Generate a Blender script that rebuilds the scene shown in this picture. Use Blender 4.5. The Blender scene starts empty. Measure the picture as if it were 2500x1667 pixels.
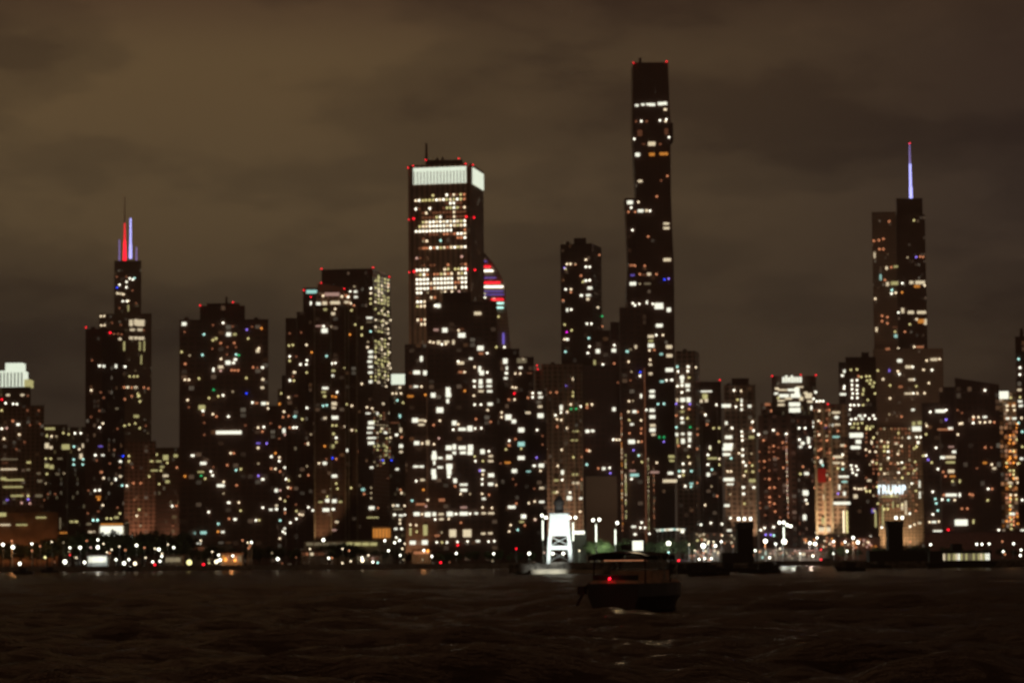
import bpy, math, random
import numpy as np
from mathutils import Vector, Matrix
from mathutils.bvhtree import BVHTree
random.seed(7); rng = np.random.default_rng(7)
R = math.radians
scene = bpy.context.scene
COL = scene.collection

# ------------------------------------------------------------ camera, exposure
FPX, CX, CY = 6770.0, 1250.0, 833.5          # focal length and centre in pixels of the 2500 px wide photograph
CAMZ, PITCH, ROLL = 3.0, math.atan(536.5 / FPX), -0.008
cam_d = bpy.data.cameras.new("camera"); cam = bpy.data.objects.new("camera", cam_d); COL.objects.link(cam)
cam_d.sensor_width = 36; cam_d.lens = FPX / 2500 * 36; cam_d.clip_end = 40000; cam_d.clip_start = .5
cam_d.dof.use_dof = True; cam_d.dof.focus_distance = 20; cam_d.dof.aperture_fstop = 4.8
CM = Matrix.Rotation(math.pi / 2 + PITCH, 3, 'X') @ Matrix.Rotation(ROLL, 3, 'Z')
cam.matrix_world = Matrix.Translation((0, 0, CAMZ)) @ CM.to_4x4()
scene.camera = cam
scene.view_settings.view_transform = 'Standard'; scene.view_settings.look = 'None'
scene.view_settings.exposure = 0; scene.view_settings.gamma = 1
scene.cycles.use_denoising = True
scene.cycles.max_bounces = 4; scene.cycles.diffuse_bounces = 1; scene.cycles.glossy_bounces = 2
scene.cycles.sample_clamp_indirect = 2.0

# ------------------------------------------------------------ night sky: low cloud lit brown by the city
def lin(c):
    return tuple(((x / 255) / 12.92 if x / 255 <= .04045 else ((x / 255 + .055) / 1.055) ** 2.4) for x in c)
def l4(c, k=1.0): return tuple(x * k for x in lin(c)) + (1,)
world = bpy.data.worlds.new("World"); scene.world = world; world.use_nodes = True
wt = world.node_tree; wt.nodes.clear()
def N(t, typ, **kw):
    n = t.nodes.new(typ)
    for k, v in kw.items(): setattr(n, k, v)
    return n
def ramp(t, fac, stops, interp='EASE'):
    n = N(t, 'ShaderNodeValToRGB'); n.color_ramp.interpolation = interp
    el = n.color_ramp.elements
    while len(el) < len(stops): el.new(.5)
    for e, (p, c) in zip(el, stops): e.position = p; e.color = c
    t.links.new(fac, n.inputs[0]); return n.outputs[0]
def mix(t, fac, a, b, blend='MIX'):
    n = N(t, 'ShaderNodeMix', data_type='RGBA', blend_type=blend)
    for s, v in ((n.inputs[0], fac), (n.inputs[6], a), (n.inputs[7], b)):
        if hasattr(v, 'is_output'): t.links.new(v, s)
        else: s.default_value = v
    return n.outputs[2]
def math_(t, op, a, b=0.0, c=None):
    n = N(t, 'ShaderNodeMath', operation=op)
    for s, v in zip(n.inputs, (a, b, c)):
        if v is None: continue
        if hasattr(v, 'is_output'): t.links.new(v, s)
        else: s.default_value = v
    return n.outputs[0]
tc = N(wt, 'ShaderNodeTexCoord'); sep = N(wt, 'ShaderNodeSeparateXYZ'); wt.links.new(tc.outputs['Generated'], sep.inputs[0])
elev = math_(wt, 'MULTIPLY', sep.outputs[2], 4.8)
left = ramp(wt, elev, [(0, l4((56, 46, 40))), (.35, l4((58, 48, 38))), (.62, l4((80, 65, 46))), (.85, l4((83, 66, 45))), (1, l4((68, 50, 36)))])
right = ramp(wt, elev, [(0, l4((60, 49, 40))), (.3, l4((62, 50, 39))), (.6, l4((50, 40, 34))), (.85, l4((54, 41, 33))), (1, l4((54, 40, 30)))])
hx = math_(wt, 'MULTIPLY_ADD', sep.outputs[0], 2.6, .5)
hx = ramp(wt, hx, [(0, (0, 0, 0, 1)), (.25, (.08, .08, .08, 1)), (.62, (.45, .45, .45, 1)), (1, (1, 1, 1, 1))])
base = mix(wt, hx, left, right)
mp = N(wt, 'ShaderNodeMapping'); wt.links.new(tc.outputs['Generated'], mp.inputs[0]); mp.inputs['Scale'].default_value = (9, 3, 24); mp.inputs['Rotation'].default_value = (0, R(7), 0)
mp.inputs['Location'].default_value = (.4, 1.7, .3)
nz = N(wt, 'ShaderNodeTexNoise'); wt.links.new(mp.outputs[0], nz.inputs[0]); nz.inputs['Scale'].default_value = 1.0; nz.inputs['Detail'].default_value = 7; nz.inputs['Roughness'].default_value = .55
cl = ramp(wt, nz.outputs[0], [(.36, (.66, .65, .68, 1)), (.5, (.94, .94, .92, 1)), (.62, (1.2, 1.19, 1.12, 1))])
skyc = mix(wt, 1.0, base, cl, 'MULTIPLY')
high = ramp(wt, sep.outputs[2], [(.2, (1, 1, 1, 1)), (.5, (.62, .6, .58, 1)), (1, (.45, .43, .42, 1))])   # the city's glow fades overhead
skyc = mix(wt, 1.0, skyc, high, 'MULTIPLY')
bg = N(wt, 'ShaderNodeBackground'); wt.links.new(skyc, bg.inputs[0]); bg.inputs[1].default_value = 1.24
wo = N(wt, 'ShaderNodeOutputWorld'); wt.links.new(bg.outputs[0], wo.inputs[0])
sun_d = bpy.data.lights.new("moon", 'SUN'); sun_d.energy = .006; sun_d.angle = R(25); sun_d.color = (1, .85, .7)
sun = bpy.data.objects.new("moon", sun_d); COL.objects.link(sun); sun.rotation_euler = (R(40), R(-20), 0)

# ------------------------------------------------------------ helpers
def ray(px, py):
    return (CM @ Vector(((px - CX) / FPX, (CY - py) / FPX, -1))).normalized()
def P(px, py, D):
    d = ray(px, py); return Vector((0, 0, CAMZ)) + d * (D / d.y)
def bearing(px, py):
    d = ray(px, py); return d.x / d.y
def to_px(v):
    q = CM.transposed() @ (Vector(v) - Vector((0, 0, CAMZ)))
    return CX - q.x / q.z * FPX, CY + q.y / q.z * FPX
CROP = dict(A=(0, 480, 450 / 1357), B=(0, 950, 450 / 1568), C=(400, 600, 600 / 2352), D=(400, 1000, 600 / 2352), E=(960, 330, 400 / 1183),
            F=(960, 800, 500 / 1307), G=(1340, 120, 400 / 1081), H=(1340, 700, 400 / 1254), I=(1700, 850, 400 / 1140), J=(2050, 320, 450 / 1217),
            K=(2050, 850, 450 / 1283), a=(0, 1260, 420 / 2352), b=(400, 1260, 420 / 2352), c=(800, 1240, 500 / 2352), d=(1280, 1200, 400 / 2352),
            e=(1640, 1240, 440 / 2352), f=(2060, 1240, 440 / 2352))
def cr(k, x, y):
    o = CROP[k]; return o[0] + x * o[2], o[1] + y * o[2]

def mesh_obj(name, verts, faces, mat=None, parent=None, uvs=None, smooth=False, loc=None):
    me = bpy.data.meshes.new(name); me.from_pydata([tuple(v) for v in verts], [], faces); me.update()
    if mat: me.materials.append(mat)
    if uvs is not None:
        uv = me.uv_layers.new(name="UVMap"); uv.data.foreach_set("uv", np.array(uvs, dtype=np.float32).ravel())
    if smooth: me.polygons.foreach_set("use_smooth", [True] * len(me.polygons))
    o = bpy.data.objects.new(name, me); COL.objects.link(o)
    if parent is not None: o.parent = parent; o.location = -parent.location
    if loc is not None: o.location = loc
    return o
def link_mesh(name, me, parent, loc=(0, 0, 0), rot=(0, 0, 0)):
    o = bpy.data.objects.new(name, me); COL.objects.link(o); o.parent = parent; o.location = loc; o.rotation_euler = rot; return o
def empty(name, loc, label=None, cat=None, group=None, rz=0):
    o = bpy.data.objects.new(name, None); COL.objects.link(o); o.location = loc; o.rotation_euler = (0, 0, rz); o.empty_display_size = .5
    tag(o, label, cat, group); return o
def tag(o, label=None, cat=None, group=None, kind=None):
    if label: o['label'] = label
    if cat: o['category'] = cat
    if group: o['group'] = group
    if kind: o['kind'] = kind
    return o
class MB:
    """collects boxes, bars, lathes into one mesh"""
    def __init__(s): s.v = []; s.f = []
    def add(s, vs, fs):
        n = len(s.v); s.v += [Vector(v) for v in vs]; s.f += [tuple(i + n for i in f) for f in fs]; return s
    def box(s, x0, x1, y0, y1, z0, z1):
        return s.add([(x0, y0, z0), (x1, y0, z0), (x1, y1, z0), (x0, y1, z0), (x0, y0, z1), (x1, y0, z1), (x1, y1, z1), (x0, y1, z1)],
                     [(0, 3, 2, 1), (4, 5, 6, 7), (0, 1, 5, 4), (1, 2, 6, 5), (2, 3, 7, 6), (3, 0, 4, 7)])
    def bar(s, a, b, r0, r1=None, n=6):
        a = Vector(a); b = Vector(b); r1 = r0 if r1 is None else r1
        d = (b - a).normalized(); u = d.orthogonal().normalized(); w = d.cross(u)
        vs = []
        for c, r in ((a, r0), (b, r1)):
            for i in range(n):
                t = 2 * math.pi * i / n; vs.append(c + (u * math.cos(t) + w * math.sin(t)) * r)
        fs = [(i, (i + 1) % n, n + (i + 1) % n, n + i) for i in range(n)] + [tuple(range(n))[::-1], tuple(range(n, 2 * n))]
        return s.add(vs, fs)
    def lathe(s, prof, c=(0, 0, 0), n=12):
        c = Vector(c); vs = []; fs = []
        for r, z in prof:
            for i in range(n):
                t = 2 * math.pi * i / n; vs.append(c + Vector((r * math.cos(t), r * math.sin(t), z)))
        for k in range(len(prof) - 1):
            for i in range(n): fs.append((k * n + i, k * n + (i + 1) % n, (k + 1) * n + (i + 1) % n, (k + 1) * n + i))
        fs += [tuple(range(n))[::-1], tuple(range((len(prof) - 1) * n, len(prof) * n))]
        return s.add(vs, fs)
    def ball(s, c, r, n=10, sz=1.0):
        k = 6; return s.lathe([(max(.001, r * math.sin(math.pi * i / k)), -r * sz * math.cos(math.pi * i / k)) for i in range(k + 1)], c, n)
    def build(s, name, mat, parent=None, smooth=False, local=True):
        o = mesh_obj(name, s.v, s.f, mat, None, smooth=smooth)
        if parent is not None: o.parent = parent
        return o

# ------------------------------------------------------------ materials
def new_mat(name):
    m = bpy.data.materials.new(name); m.use_nodes = True; t = m.node_tree; b = t.nodes['Principled BSDF']; return m, t, b
def plain(name, col, rough=.6, metal=0, noise=.25, scale=1.0):
    m, t, b = new_mat(name)
    c = N(t, 'ShaderNodeTexCoord'); n = N(t, 'ShaderNodeTexNoise'); t.links.new(c.outputs['Object'], n.inputs[0]); n.inputs['Scale'].default_value = scale; n.inputs['Detail'].default_value = 5
    a = tuple(x * (1 - noise) for x in col) + (1,); d = tuple(min(1, x * (1 + noise)) for x in col) + (1,)
    t.links.new(ramp(t, n.outputs[0], [(.3, a), (.7, d)]), b.inputs['Base Color'])
    b.inputs['Roughness'].default_value = rough; b.inputs['Metallic'].default_value = metal
    return m
GLOW = dict(w=((232, 232, 212), 1.35), c=((226, 208, 172), 1.02), y=((190, 182, 122), .85), o=((190, 122, 84), .75), d=((100, 60, 40), .7), g=((118, 106, 82), .8),
            t=((165, 220, 208), .95), b=((30, 55, 215), .75), v=((120, 100, 205), .7), r=((238, 20, 40), 1.1), n=((30, 150, 85), .8), k=((214, 136, 56), .85),
            p=((190, 150, 136), .75), m=((190, 20, 180), .8), f=((228, 236, 214), 1.08))
_gm = {}
def glow(code, cov=1.0):
    lv = max(0, min(6, round(-math.log(max(cov, .02)) / .45))); key = (code, lv)
    if key not in _gm:
        c, k = GLOW[code]; m, t, b = new_mat("lit_" + dict(w='white', c='cream', y='yellow', o='orange', d='dim_amber', g='dim_grey', t='teal', b='blue', v='violet', r='red', n='green', k='amber', p='pink', m='magenta', f='flood')[code])
        b.inputs['Base Color'].default_value = (.02, .02, .02, 1); b.inputs['Roughness'].default_value = .3
        b.inputs['Emission Color'].default_value = l4(c); b.inputs['Emission Strength'].default_value = 1.13 * k * math.exp(.45 * lv)
        m.cycles.emission_sampling = 'NONE'; _gm[key] = m
    return _gm[key]
def facade(name, wall, glass, floor=3.6, bay=3.0, wf=.3, bf=.3, lit=.12, tone=(150, 100, 62), power=.16, rough=.3, seed=0.0, ribs=False):
    """wall with a grid of window panes; a few rooms are faintly lit from inside"""
    m, t, b = new_mat(name)
    uv = N(t, 'ShaderNodeUVMap'); s = N(t, 'ShaderNodeSeparateXYZ'); t.links.new(uv.outputs[0], s.inputs[0])
    U = math_(t, 'DIVIDE', s.outputs[0], bay); V = math_(t, 'DIVIDE', s.outputs[1], floor)
    fu = math_(t, 'FRACT', U); fv = math_(t, 'FRACT', V)
    mu = math_(t, 'GREATER_THAN', fu, bf); mv = math_(t, 'GREATER_THAN', fv, 0.0 if ribs else wf)
    pane = math_(t, 'MULTIPLY', mu, mv)
    cmb = N(t, 'ShaderNodeCombineXYZ')
    t.links.new(math_(t, 'FLOOR', U), cmb.inputs[0]); t.links.new(math_(t, 'FLOOR', V), cmb.inputs[1]); cmb.inputs[2].default_value = seed
    wn = N(t, 'ShaderNodeTexWhiteNoise'); t.links.new(cmb.outputs[0], wn.inputs[0])
    # clusters of lit rooms
    nn = N(t, 'ShaderNodeTexNoise'); t.links.new(cmb.outputs[0], nn.inputs[0]); nn.inputs['Scale'].default_value = .18; nn.inputs['Detail'].default_value = 2
    thr = math_(t, 'MULTIPLY_ADD', nn.outputs[0], -lit * 3.2, 1 + lit * .75)
    on = math_(t, 'GREATER_THAN', wn.outputs[0], thr)
    c = N(t, 'ShaderNodeTexCoord'); n = N(t, 'ShaderNodeTexNoise'); t.links.new(c.outputs['Object'], n.inputs[0]); n.inputs['Scale'].default_value = .05; n.inputs['Detail'].default_value = 4
    wallc = ramp(t, n.outputs[0], [(.3, tuple(x * .8 for x in wall) + (1,)), (.7, tuple(x * 1.2 for x in wall) + (1,))])
    t.links.new(mix(t, pane, wallc, tuple(glass) + (1,)), b.inputs['Base Color'])
    t.links.new(math_(t, 'MULTIPLY_ADD', pane, rough - .8, .8), b.inputs['Roughness'])
    b.inputs['Specular IOR Level'].default_value = .35
    sc = N(t, 'ShaderNodeSeparateColor'); t.links.new(wn.outputs[1], sc.inputs[0])
    tint = mix(t, sc.outputs[1], l4(tone), l4((170, 160, 140)))
    t.links.new(tint, b.inputs['Emission Color'])
    st = math_(t, 'MULTIPLY', math_(t, 'MULTIPLY', on, pane), math_(t, 'MULTIPLY', math_(t, 'POWER', sc.outputs[2], 2.0), power * 1.7))
    t.links.new(st, b.inputs['Emission Strength'])
    m.cycles.emission_sampling = 'NONE'
    return m
BLK = (.2, .11, .09); BLK2 = (.23, .135, .105); BRN = (.52, .34, .25); TAN = (.6, .42, .3)
GL = (.17, .10, .08)
M = dict(
    black=facade('black_curtain_wall', BLK, GL, 3.4, 3.0, lit=.10, seed=1),
    black2=facade('dark_apartment_wall', BLK2, GL, 3.0, 4.0, lit=.13, seed=2),
    blackq=facade('unlit_black_wall', BLK, GL, 3.4, 3.0, lit=.015, seed=3),
    brown=facade('brown_apartment_wall', BRN, (.2, .13, .1), 3.1, 3.6, lit=.16, seed=4),
    brownp=facade('brown_pier_wall', (.5, .34, .26), (.2, .13, .1), 3.1, 4.4, lit=.16, seed=5),
    tan=facade('tan_stone_wall', TAN, (.2, .14, .1), 3.3, 3.4, lit=.18, seed=6),
    office=facade('office_strip_wall', BLK2, (.16, .11, .08), 3.7, 1.8, bf=.15, lit=.2, tone=(160, 140, 90), seed=7),
    ribs=facade('white_stone_ribs', (.62, .42, .31), (.2, .12, .09), 3.9, 4.6, bf=.5, lit=.06, ribs=True, seed=8),
    steel=facade('grey_steel_glass', (.48, .34, .27), (.34, .24, .19), 3.4, 2.6, lit=.07, rough=.2, seed=9),
    hotel=facade('brown_hotel_wall', (.36, .2, .15), (.15, .09, .07), 3.0, 5.5, bf=.55, wf=.4, lit=.3, tone=(170, 90, 60), power=.22, seed=10),
    willis=facade('bronze_black_wall', (.36, .24, .19), (.28, .19, .15), 4.0, 4.6, lit=.14, tone=(150, 130, 90), seed=11),
    orange=facade('orange_lit_brick', (.5, .3, .18), (.16, .1, .07), 3.2, 3.0, lit=.9, tone=(200, 120, 50), power=.5, seed=12),
)
MAT_conc = plain('weathered_concrete', (.3, .26, .22), .85, scale=.6)
MAT_dark = plain('dark_painted_steel', (.05, .04, .035), .6, scale=2)
MAT_roof = plain('dark_roof_steel', BLK, .85, scale=.1)
MAT_white = plain('white_painted_steel', (.8, .82, .79), .5, noise=.05, scale=1.5)
MAT_rock = plain('breakwater_stone', (.2, .17, .14), .9, noise=.5, scale=.4)
MAT_pole = plain('galvanised_pole', (.4, .4, .38), .5, scale=2)
MAT_bark = plain('dark_bark', (.07, .05, .035), .9, scale=3)
MAT_pav = plain('pale_pavilion_stone', (.5, .42, .32), .8, scale=.3)
MAT_red = plain('red_fabric', (.6, .02, .02), .7, noise=.1)

# ------------------------------------------------------------ buildings
SOLIDS = []      # (root, verts, faces) for finding which wall a lit window sits on
ROOTS = {}; NICK = []
def prism(foot, z0, z1, uoff=0, slope=None):
    """vertical walls on a footprint (counter-clockwise), uv in metres"""
    n = len(foot); vs = [(x, y, z0) for x, y in foot] + [(x, y, (z1 if slope is None else slope[i])) for i, (x, y) in enumerate(foot)]
    fs = []; uv = []; u = uoff
    for i in range(n):
        j = (i + 1) % n; L = math.dist(foot[i], foot[j]); fs.append((i, j, n + j, n + i))
        uv += [(u, z0), (u + L, z0), (u + L, vs[n + j][2]), (u, vs[n + i][2])]; u += L
    fs.append(tuple(range(n, 2 * n))); uv += [(0, 0)] * n
    fs.append(tuple(range(n))[::-1]); uv += [(0, 0)] * n
    return vs, fs, uv
def foot_of(pxL, pxC, pxR, py, D, D2=None, depth=35):
    C = Vector((bearing(pxC, py) * D, D))
    if D2 and pxR != pxC:
        Rr = Vector((bearing(pxR, py) * D2, D2)); v = Rr - C; depth = v.length; v = v.normalized()
        u = Vector((-v.y, v.x))
    else:
        bb = bearing(pxC, py) if bearing(pxC, py) < 0 else max(0, bearing(pxL, py)); v = Vector((bb, 1)); Rr = C + v * depth; u = Vector((-1, 0))
    b = bearing(pxL, py)
    t = (b * C.y - C.x) / (u.x - b * u.y)
    L = C + u * t
    return [tuple(L), tuple(C), tuple(Rr), tuple(L + v * depth)]
def building(name, nick, label, blocks, cat='tower', group=None, landmark=True):
    """blocks: (part name, pxL, pxC, pxR, py top, D, D2, material, index of the block it stands on or None)"""
    tops = []; root = None
    for bi, (pn, L, Cc, Rr, py, D, D2, mat, on) in enumerate(blocks):
        depth = D2 if (D2 and Rr == Cc) else 35
        ft = foot_of(L, Cc, Rr, py, D, D2 if Rr != Cc else None, depth)
        zt = P(Cc, py, D).z; zb = 2.0 if on is None else tops[on] + .003
        tops.append(zt)
        if root is None:
            cx = sum(p[0] for p in ft) / 4; cy = sum(p[1] for p in ft) / 4
            root = empty(name, (cx, cy, 2.0), label, cat, group); root['d0'] = D
        vs, fs, uv = prism(ft, zb, zt, uoff=bi * 7.3)
        o = mesh_obj(pn, vs, fs, M[mat] if isinstance(mat, str) else mat, root, uvs=uv)
        SOLIDS.append((root, vs, fs))
    ROOTS[nick] = root
    if landmark: NICK.append(((blocks[0][1] + blocks[0][3]) / 2, nick))
    return root, tops
HALL = plain('warm_hall_stone', (.3, .18, .12), .85, noise=.35, scale=.12)
building('office_tower', 'white lantern tower', 'office tower at the far left with a glowing white lantern crown', [
    ('shaft', -30, 75, 75, 944, 2400, 40, 'office', None)])
building('office_building', 'stepped brown block', 'broad brown block below the white lantern tower with rows of lit office floors', [
    ('block', -40, 108, 108, 989, 2150, 60, 'brown', None)], cat='office building')
building('office_building', 'yellow-lit office block', 'low office block lit yellow and cyan between the far left towers', [
    ('block', 104, 165, 165, 1036, 2260, 50, 'office', None), ('wing', 165.5, 212, 212, 1042, 2262, 50, 'office', None)], cat='office building')
building('floodlit_hall', 'orange-lit hall', 'low classical hall washed in orange light at the far left', [
    ('hall', -40, 142, 142, 1250, 1600, 50, HALL, None), ('roof_step', 10, 100, 100, 1236, 1605, 30, HALL, 0)], cat='hall')
building('slab_tower', 'grey slab tower', 'grey slab tower standing in front of the tower with red and blue antennas', [
    ('shaft', 209, 250, 305, 802, 1950, 1975, 'black', None)])
wr, wtops = building('skyscraper', 'twin-antenna skyscraper', 'black stepped skyscraper with one red and one blue-white glowing antenna', [
    ('lower_shaft', 265, 370, 370, 765, 4065, 70, 'willis', None), ('side_tier', 242, 264.6, 264.6, 766, 4085, 50, 'willis', None), ('upper_shaft', 279, 345, 345, 636, 4067, 60, 'willis', 0)], cat='skyscraper')
building('apartment_block', 'brown block', 'brown apartment block at the foot of the twin-antenna skyscraper', [
    ('block', 301, 381, 381, 1076, 2030, 40, 'brown', None)], cat='apartment block')
building('office_building', 'cream-windowed block', 'low block with clusters of cream windows left of the black flat-topped tower', [
    ('block', 352, 445, 445, 1092, 2150, 40, 'office', None)], cat='office building')
b8, t8 = building('apartment_tower', 'wide black tower', 'wide black apartment tower with a bowed rooftop penthouse and two red beacons', [
    ('shaft', 438, 655, 655, 779, 1500, 45, 'black2', None), ('penthouse', 488, 598, 598, 746, 1502, 35, 'blackq', 0), ('penthouse_cap', 505, 585, 585, 740, 1504, 30, 'blackq', 1)])
building('apartment_tower', 'stepped corner tower', 'dark tower stepping down in terraces on its left side', [
    ('shaft', 697, 724, 724, 776, 1750, 32, 'black2', None), ('upper_step', 724.3, 745, 745, 761, 1751, 32, 'black2', None),
    ('middle_terrace', 688, 696.7, 696.7, 916, 1752, 30, 'black2', None), ('lower_terrace', 678, 687.7, 687.7, 949, 1753, 30, 'black2', None), ('bottom_terrace', 645, 677.7, 677.7, 990, 1754, 28, 'black2', None)])
building('office_tower', 'pale-panelled tower', 'dark tower with a pale lit panel at its top left of the lit crown', [
    ('shaft', 740, 790, 790, 702, 1950, 35, 'black', None)])
b10, t10 = building('office_tower', 'lit-crowned ribbed tower', 'ribbed tower with a sloping brown roof over a row of bright crown windows', [
    ('shaft', 765, 870, 870, 744, 1830, 40, 'brownp' if 0 else 'black2', None), ('crown', 772, 858, 858, 713, 1832, 30, 'brown', 0)])
building('office_tower', 'flat black-topped tower', 'black flat-topped tower with red corner beacons and a fully lit right side', [
    ('shaft', 785, 910, 953, 655, 2300, 2369, 'black', None)])
b12, t12 = building('office_building', 'white-sign building', 'narrow building carrying a blank glowing white rooftop sign', [
    ('block', 950, 991, 991, 941, 2240, 30, 'office', None)], cat='office building')
b13, t13 = building('skyscraper', 'white-banded skyscraper', 'tall white-ribbed skyscraper with a glowing white band round its top', [
    ('shaft', 996, 1148, 1180, 399, 2400, 2453, 'ribs', None)], cat='skyscraper')
b15, t15 = building('apartment_tower', 'central dark tower', 'massive dark apartment tower in the middle standing in front of the white-banded skyscraper', [
    ('shaft', 1041, 1213, 1213, 736, 1600, 45, 'black2', None), ('rooftop_block', 1082, 1150, 1150, 713, 1603, 30, 'blackq', 0), ('low_wing', 988, 1040.6, 1040.6, 840, 1601, 40, 'black2', None)])
building('glass_tower', 'round-shouldered glass tower', 'dark glass tower with stepped shoulders right of the central dark tower', [
    ('shaft', 1206, 1303, 1303, 871, 1750, 40, 'black', None), ('top_tier', 1208, 1268, 1268, 851, 1753, 30, 'blackq', 0)], cat='glass tower')
building('apartment_tower', 'slim dark tower', 'slim dark tower with pairs of white windows beside the brown pier-fronted tower', [
    ('shaft', 1288, 1333, 1333, 953, 1660, 30, 'black2', None)])
b16, t16 = building('apartment_tower', 'brown pier-fronted tower', 'brown tower with tall vertical piers standing behind the white light tower', [
    ('shaft', 1322, 1423, 1423, 888, 1950, 45, 'brown', None), ('side_wing', 1305, 1321.6, 1321.6, 903, 1955, 35, 'brown', None)])
b17, t17 = building('apartment_tower', 'balconied tall tower', 'tall black tower with red-brown balconies down its right side', [
    ('shaft', 1368, 1445, 1468, 594, 2200, 2232, 'black', None), ('penthouse', 1401, 1431, 1431, 581, 2202, 22, 'blackq', 0)])
building('apartment_tower', 'windowless black box', 'plain black box tower with hardly any lit windows left of the stepped dark block', [
    ('shaft', 1421, 1504, 1504, 891, 1500, 30, 'blackq', None)])
building('blank_block', 'blank brown block', 'low blank brown wall of a block beside the light tower', [
    ('block', 1430, 1506, 1506, 1162, 1400, 30, plain('blank_brown_wall', (.42, .26, .18), .9, noise=.06, scale=.05), None)], cat='building')
building('apartment_tower', 'stepped dark block', 'black block rising in steps to the right under the tallest tower', [
    ('shaft', 1512, 1577, 1577, 750, 1560, 42, 'black2', None), ('middle_step', 1490, 1511.7, 1511.7, 786, 1562, 38, 'blackq', None), ('lower_step', 1444, 1489.7, 1489.7, 806, 1564, 36, 'black2', None)])
building('apartment_tower', 'bright-striped tower', 'tower right of the tallest one with bright stacked columns of windows', [
    ('shaft', 1649, 1696, 1707, 856, 1850, 1872, 'brown', None)])
b22, t22 = building('office_tower', 'beacon-topped block', 'block with a white lit top floor and one red beacon at its right corner', [
    ('shaft', 1703, 1760, 1760, 931, 1900, 35, 'black2', None)])
building('apartment_tower', 'box-topped tower', 'tower with a small square rooftop box between the beacon block and brown hotel', [
    ('shaft', 1767, 1844, 1844, 939, 1800, 35, 'brown', None), ('rooftop_box', 1786, 1828, 1828, 923, 1803, 20, 'blackq', 0)])
b24, t24 = building('hotel', 'brown hotel', 'square brown hotel with a vertical strip of light on its corner', [
    ('shaft', 1851, 1942, 1984, 1011, 1550, 1575, 'hotel', None)], cat='hotel')
b25, t25 = building('hotel_tower', 'bright-crowned tower', 'dark-topped tower with a glowing white rooftop sign over dazzling upper floors', [
    ('shaft', 1884, 1992, 1992, 917, 2100, 40, 'office', None)], cat='hotel')
building('office_building', 'small amber block', 'small amber-windowed block left of the dazzling crowned tower', [
    ('block', 1858, 1884, 1884, 983, 2140, 30, 'brown', None)], cat='office building')
b27, t27 = building('apartment_tower', 'red-banner tower', 'floodlit tan tower with a red banner on its front', [
    ('shaft', 1986, 2068, 2068, 986, 1700, 40, 'brownp', None), ('roof_rail', 1984, 2013, 2013, 978, 1702, 20, 'brown', 0)])
building('office_tower', 'green-lit office tower', 'office tower packed with greenish white windows left of the spired skyscraper', [
    ('shaft', 2064, 2138, 2138, 871, 1950, 35, 'black', None), ('rooftop_box', 2103, 2121, 2121, 860, 1953, 15, 'blackq', 0), ('side_wing', 2047, 2063.6, 2063.6, 884, 1955, 30, 'black', None)])
b29, t29 = building('skyscraper', 'spired skyscraper', 'tall glass skyscraper with a violet-white spire and illuminated letters near its base', [
    ('lower_shaft', 2110, 2266, 2266, 1045, 2770, 60, 'tan', None), ('middle_shaft', 2131, 2302, 2302, 850, 2776, 50, 'steel', 0),
    ('left_shaft', 2128, 2187, 2187, 517, 2780, 40, 'steel', 1), ('right_shaft', 2187.4, 2258, 2258, 524, 2784, 40, 'black', 1), ('top_block', 2188, 2252, 2252, 484, 2788, 30, 'blackq', 3)], cat='skyscraper')
building('office_tower', 'angled-roof black tower', 'black tower with a roof slanting down to the right near the right edge', [
    ('shaft', 2331, 2439, 2439, 941, 1500, 40, 'black', None), ('side_wing', 2293, 2330.6, 2330.6, 944, 1503, 35, 'black', None), ('low_wing', 2250, 2292.6, 2292.6, 983, 1506, 35, 'black2', None)])
building('orange_tower', 'orange-lit tower', 'narrow orange-lit tower with a bright white sign, second from the right edge', [
    ('shaft', 2436, 2487, 2487, 957, 1900, 30, 'orange', None)])
b32, t32 = building('glass_tower', 'right-edge tower', 'dark tower cut off by the right edge of the picture', [
    ('shaft', 2478, 2560, 2560, 821, 1620, 40, 'black', None)], cat='glass tower')
# extra crowns, roofs, masts
def part_box(root, name, pxL, pxR, pyT, pyB, D, depth, mat, solid=True):
    a = P(pxL, pyT, D); b = P(pxR, pyT, D); zb = P((pxL + pxR) / 2, pyB, D).z
    vs, fs, uv = prism([(a.x, D), (b.x, D), (b.x, D + depth), (a.x, D + depth)], zb, a.z)
    o = mesh_obj(name, vs, fs, mat, root, uvs=uv)
    if solid: SOLIDS.append((root, vs, fs))
    return o
r1 = ROOTS['white lantern tower']
part_box(r1, 'crown_tier', -2, 58, 905, 943.8, 2404, 22, glow('f', .9), False)  # floodlight on the stone crown put in as glow of the tiers
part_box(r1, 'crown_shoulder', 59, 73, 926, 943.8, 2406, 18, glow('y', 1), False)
part_box(r1, 'lantern', 13, 55, 886, 904.8, 2406, 16, glow('f', 1), False)  # floodlit top tier with its light put in, no lamp inside
for k in range(7): part_box(r1, 'crown_pier', 0 + k * 8.6, 2.6 + k * 8.6, 909, 943.7, 2402.5, 1.2, MAT_conc, False)
# bowed parapet of the wide black tower + short mast
def mast(root, px, py0, py1, D, r0, r1, mat, name='antenna_mast'):
    a = P(px, py0, D); b = P(px, py1, D); b.x = a.x if abs(b.x - a.x) < 3 else b.x
    q = MB().bar(a, b, r0, r1); o = mesh_obj(name, q.v, q.f, mat, root); return o
mast(ROOTS['wide black tower'], 553, 741, 724, 1520, .8, .5, MAT_roof)
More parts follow.
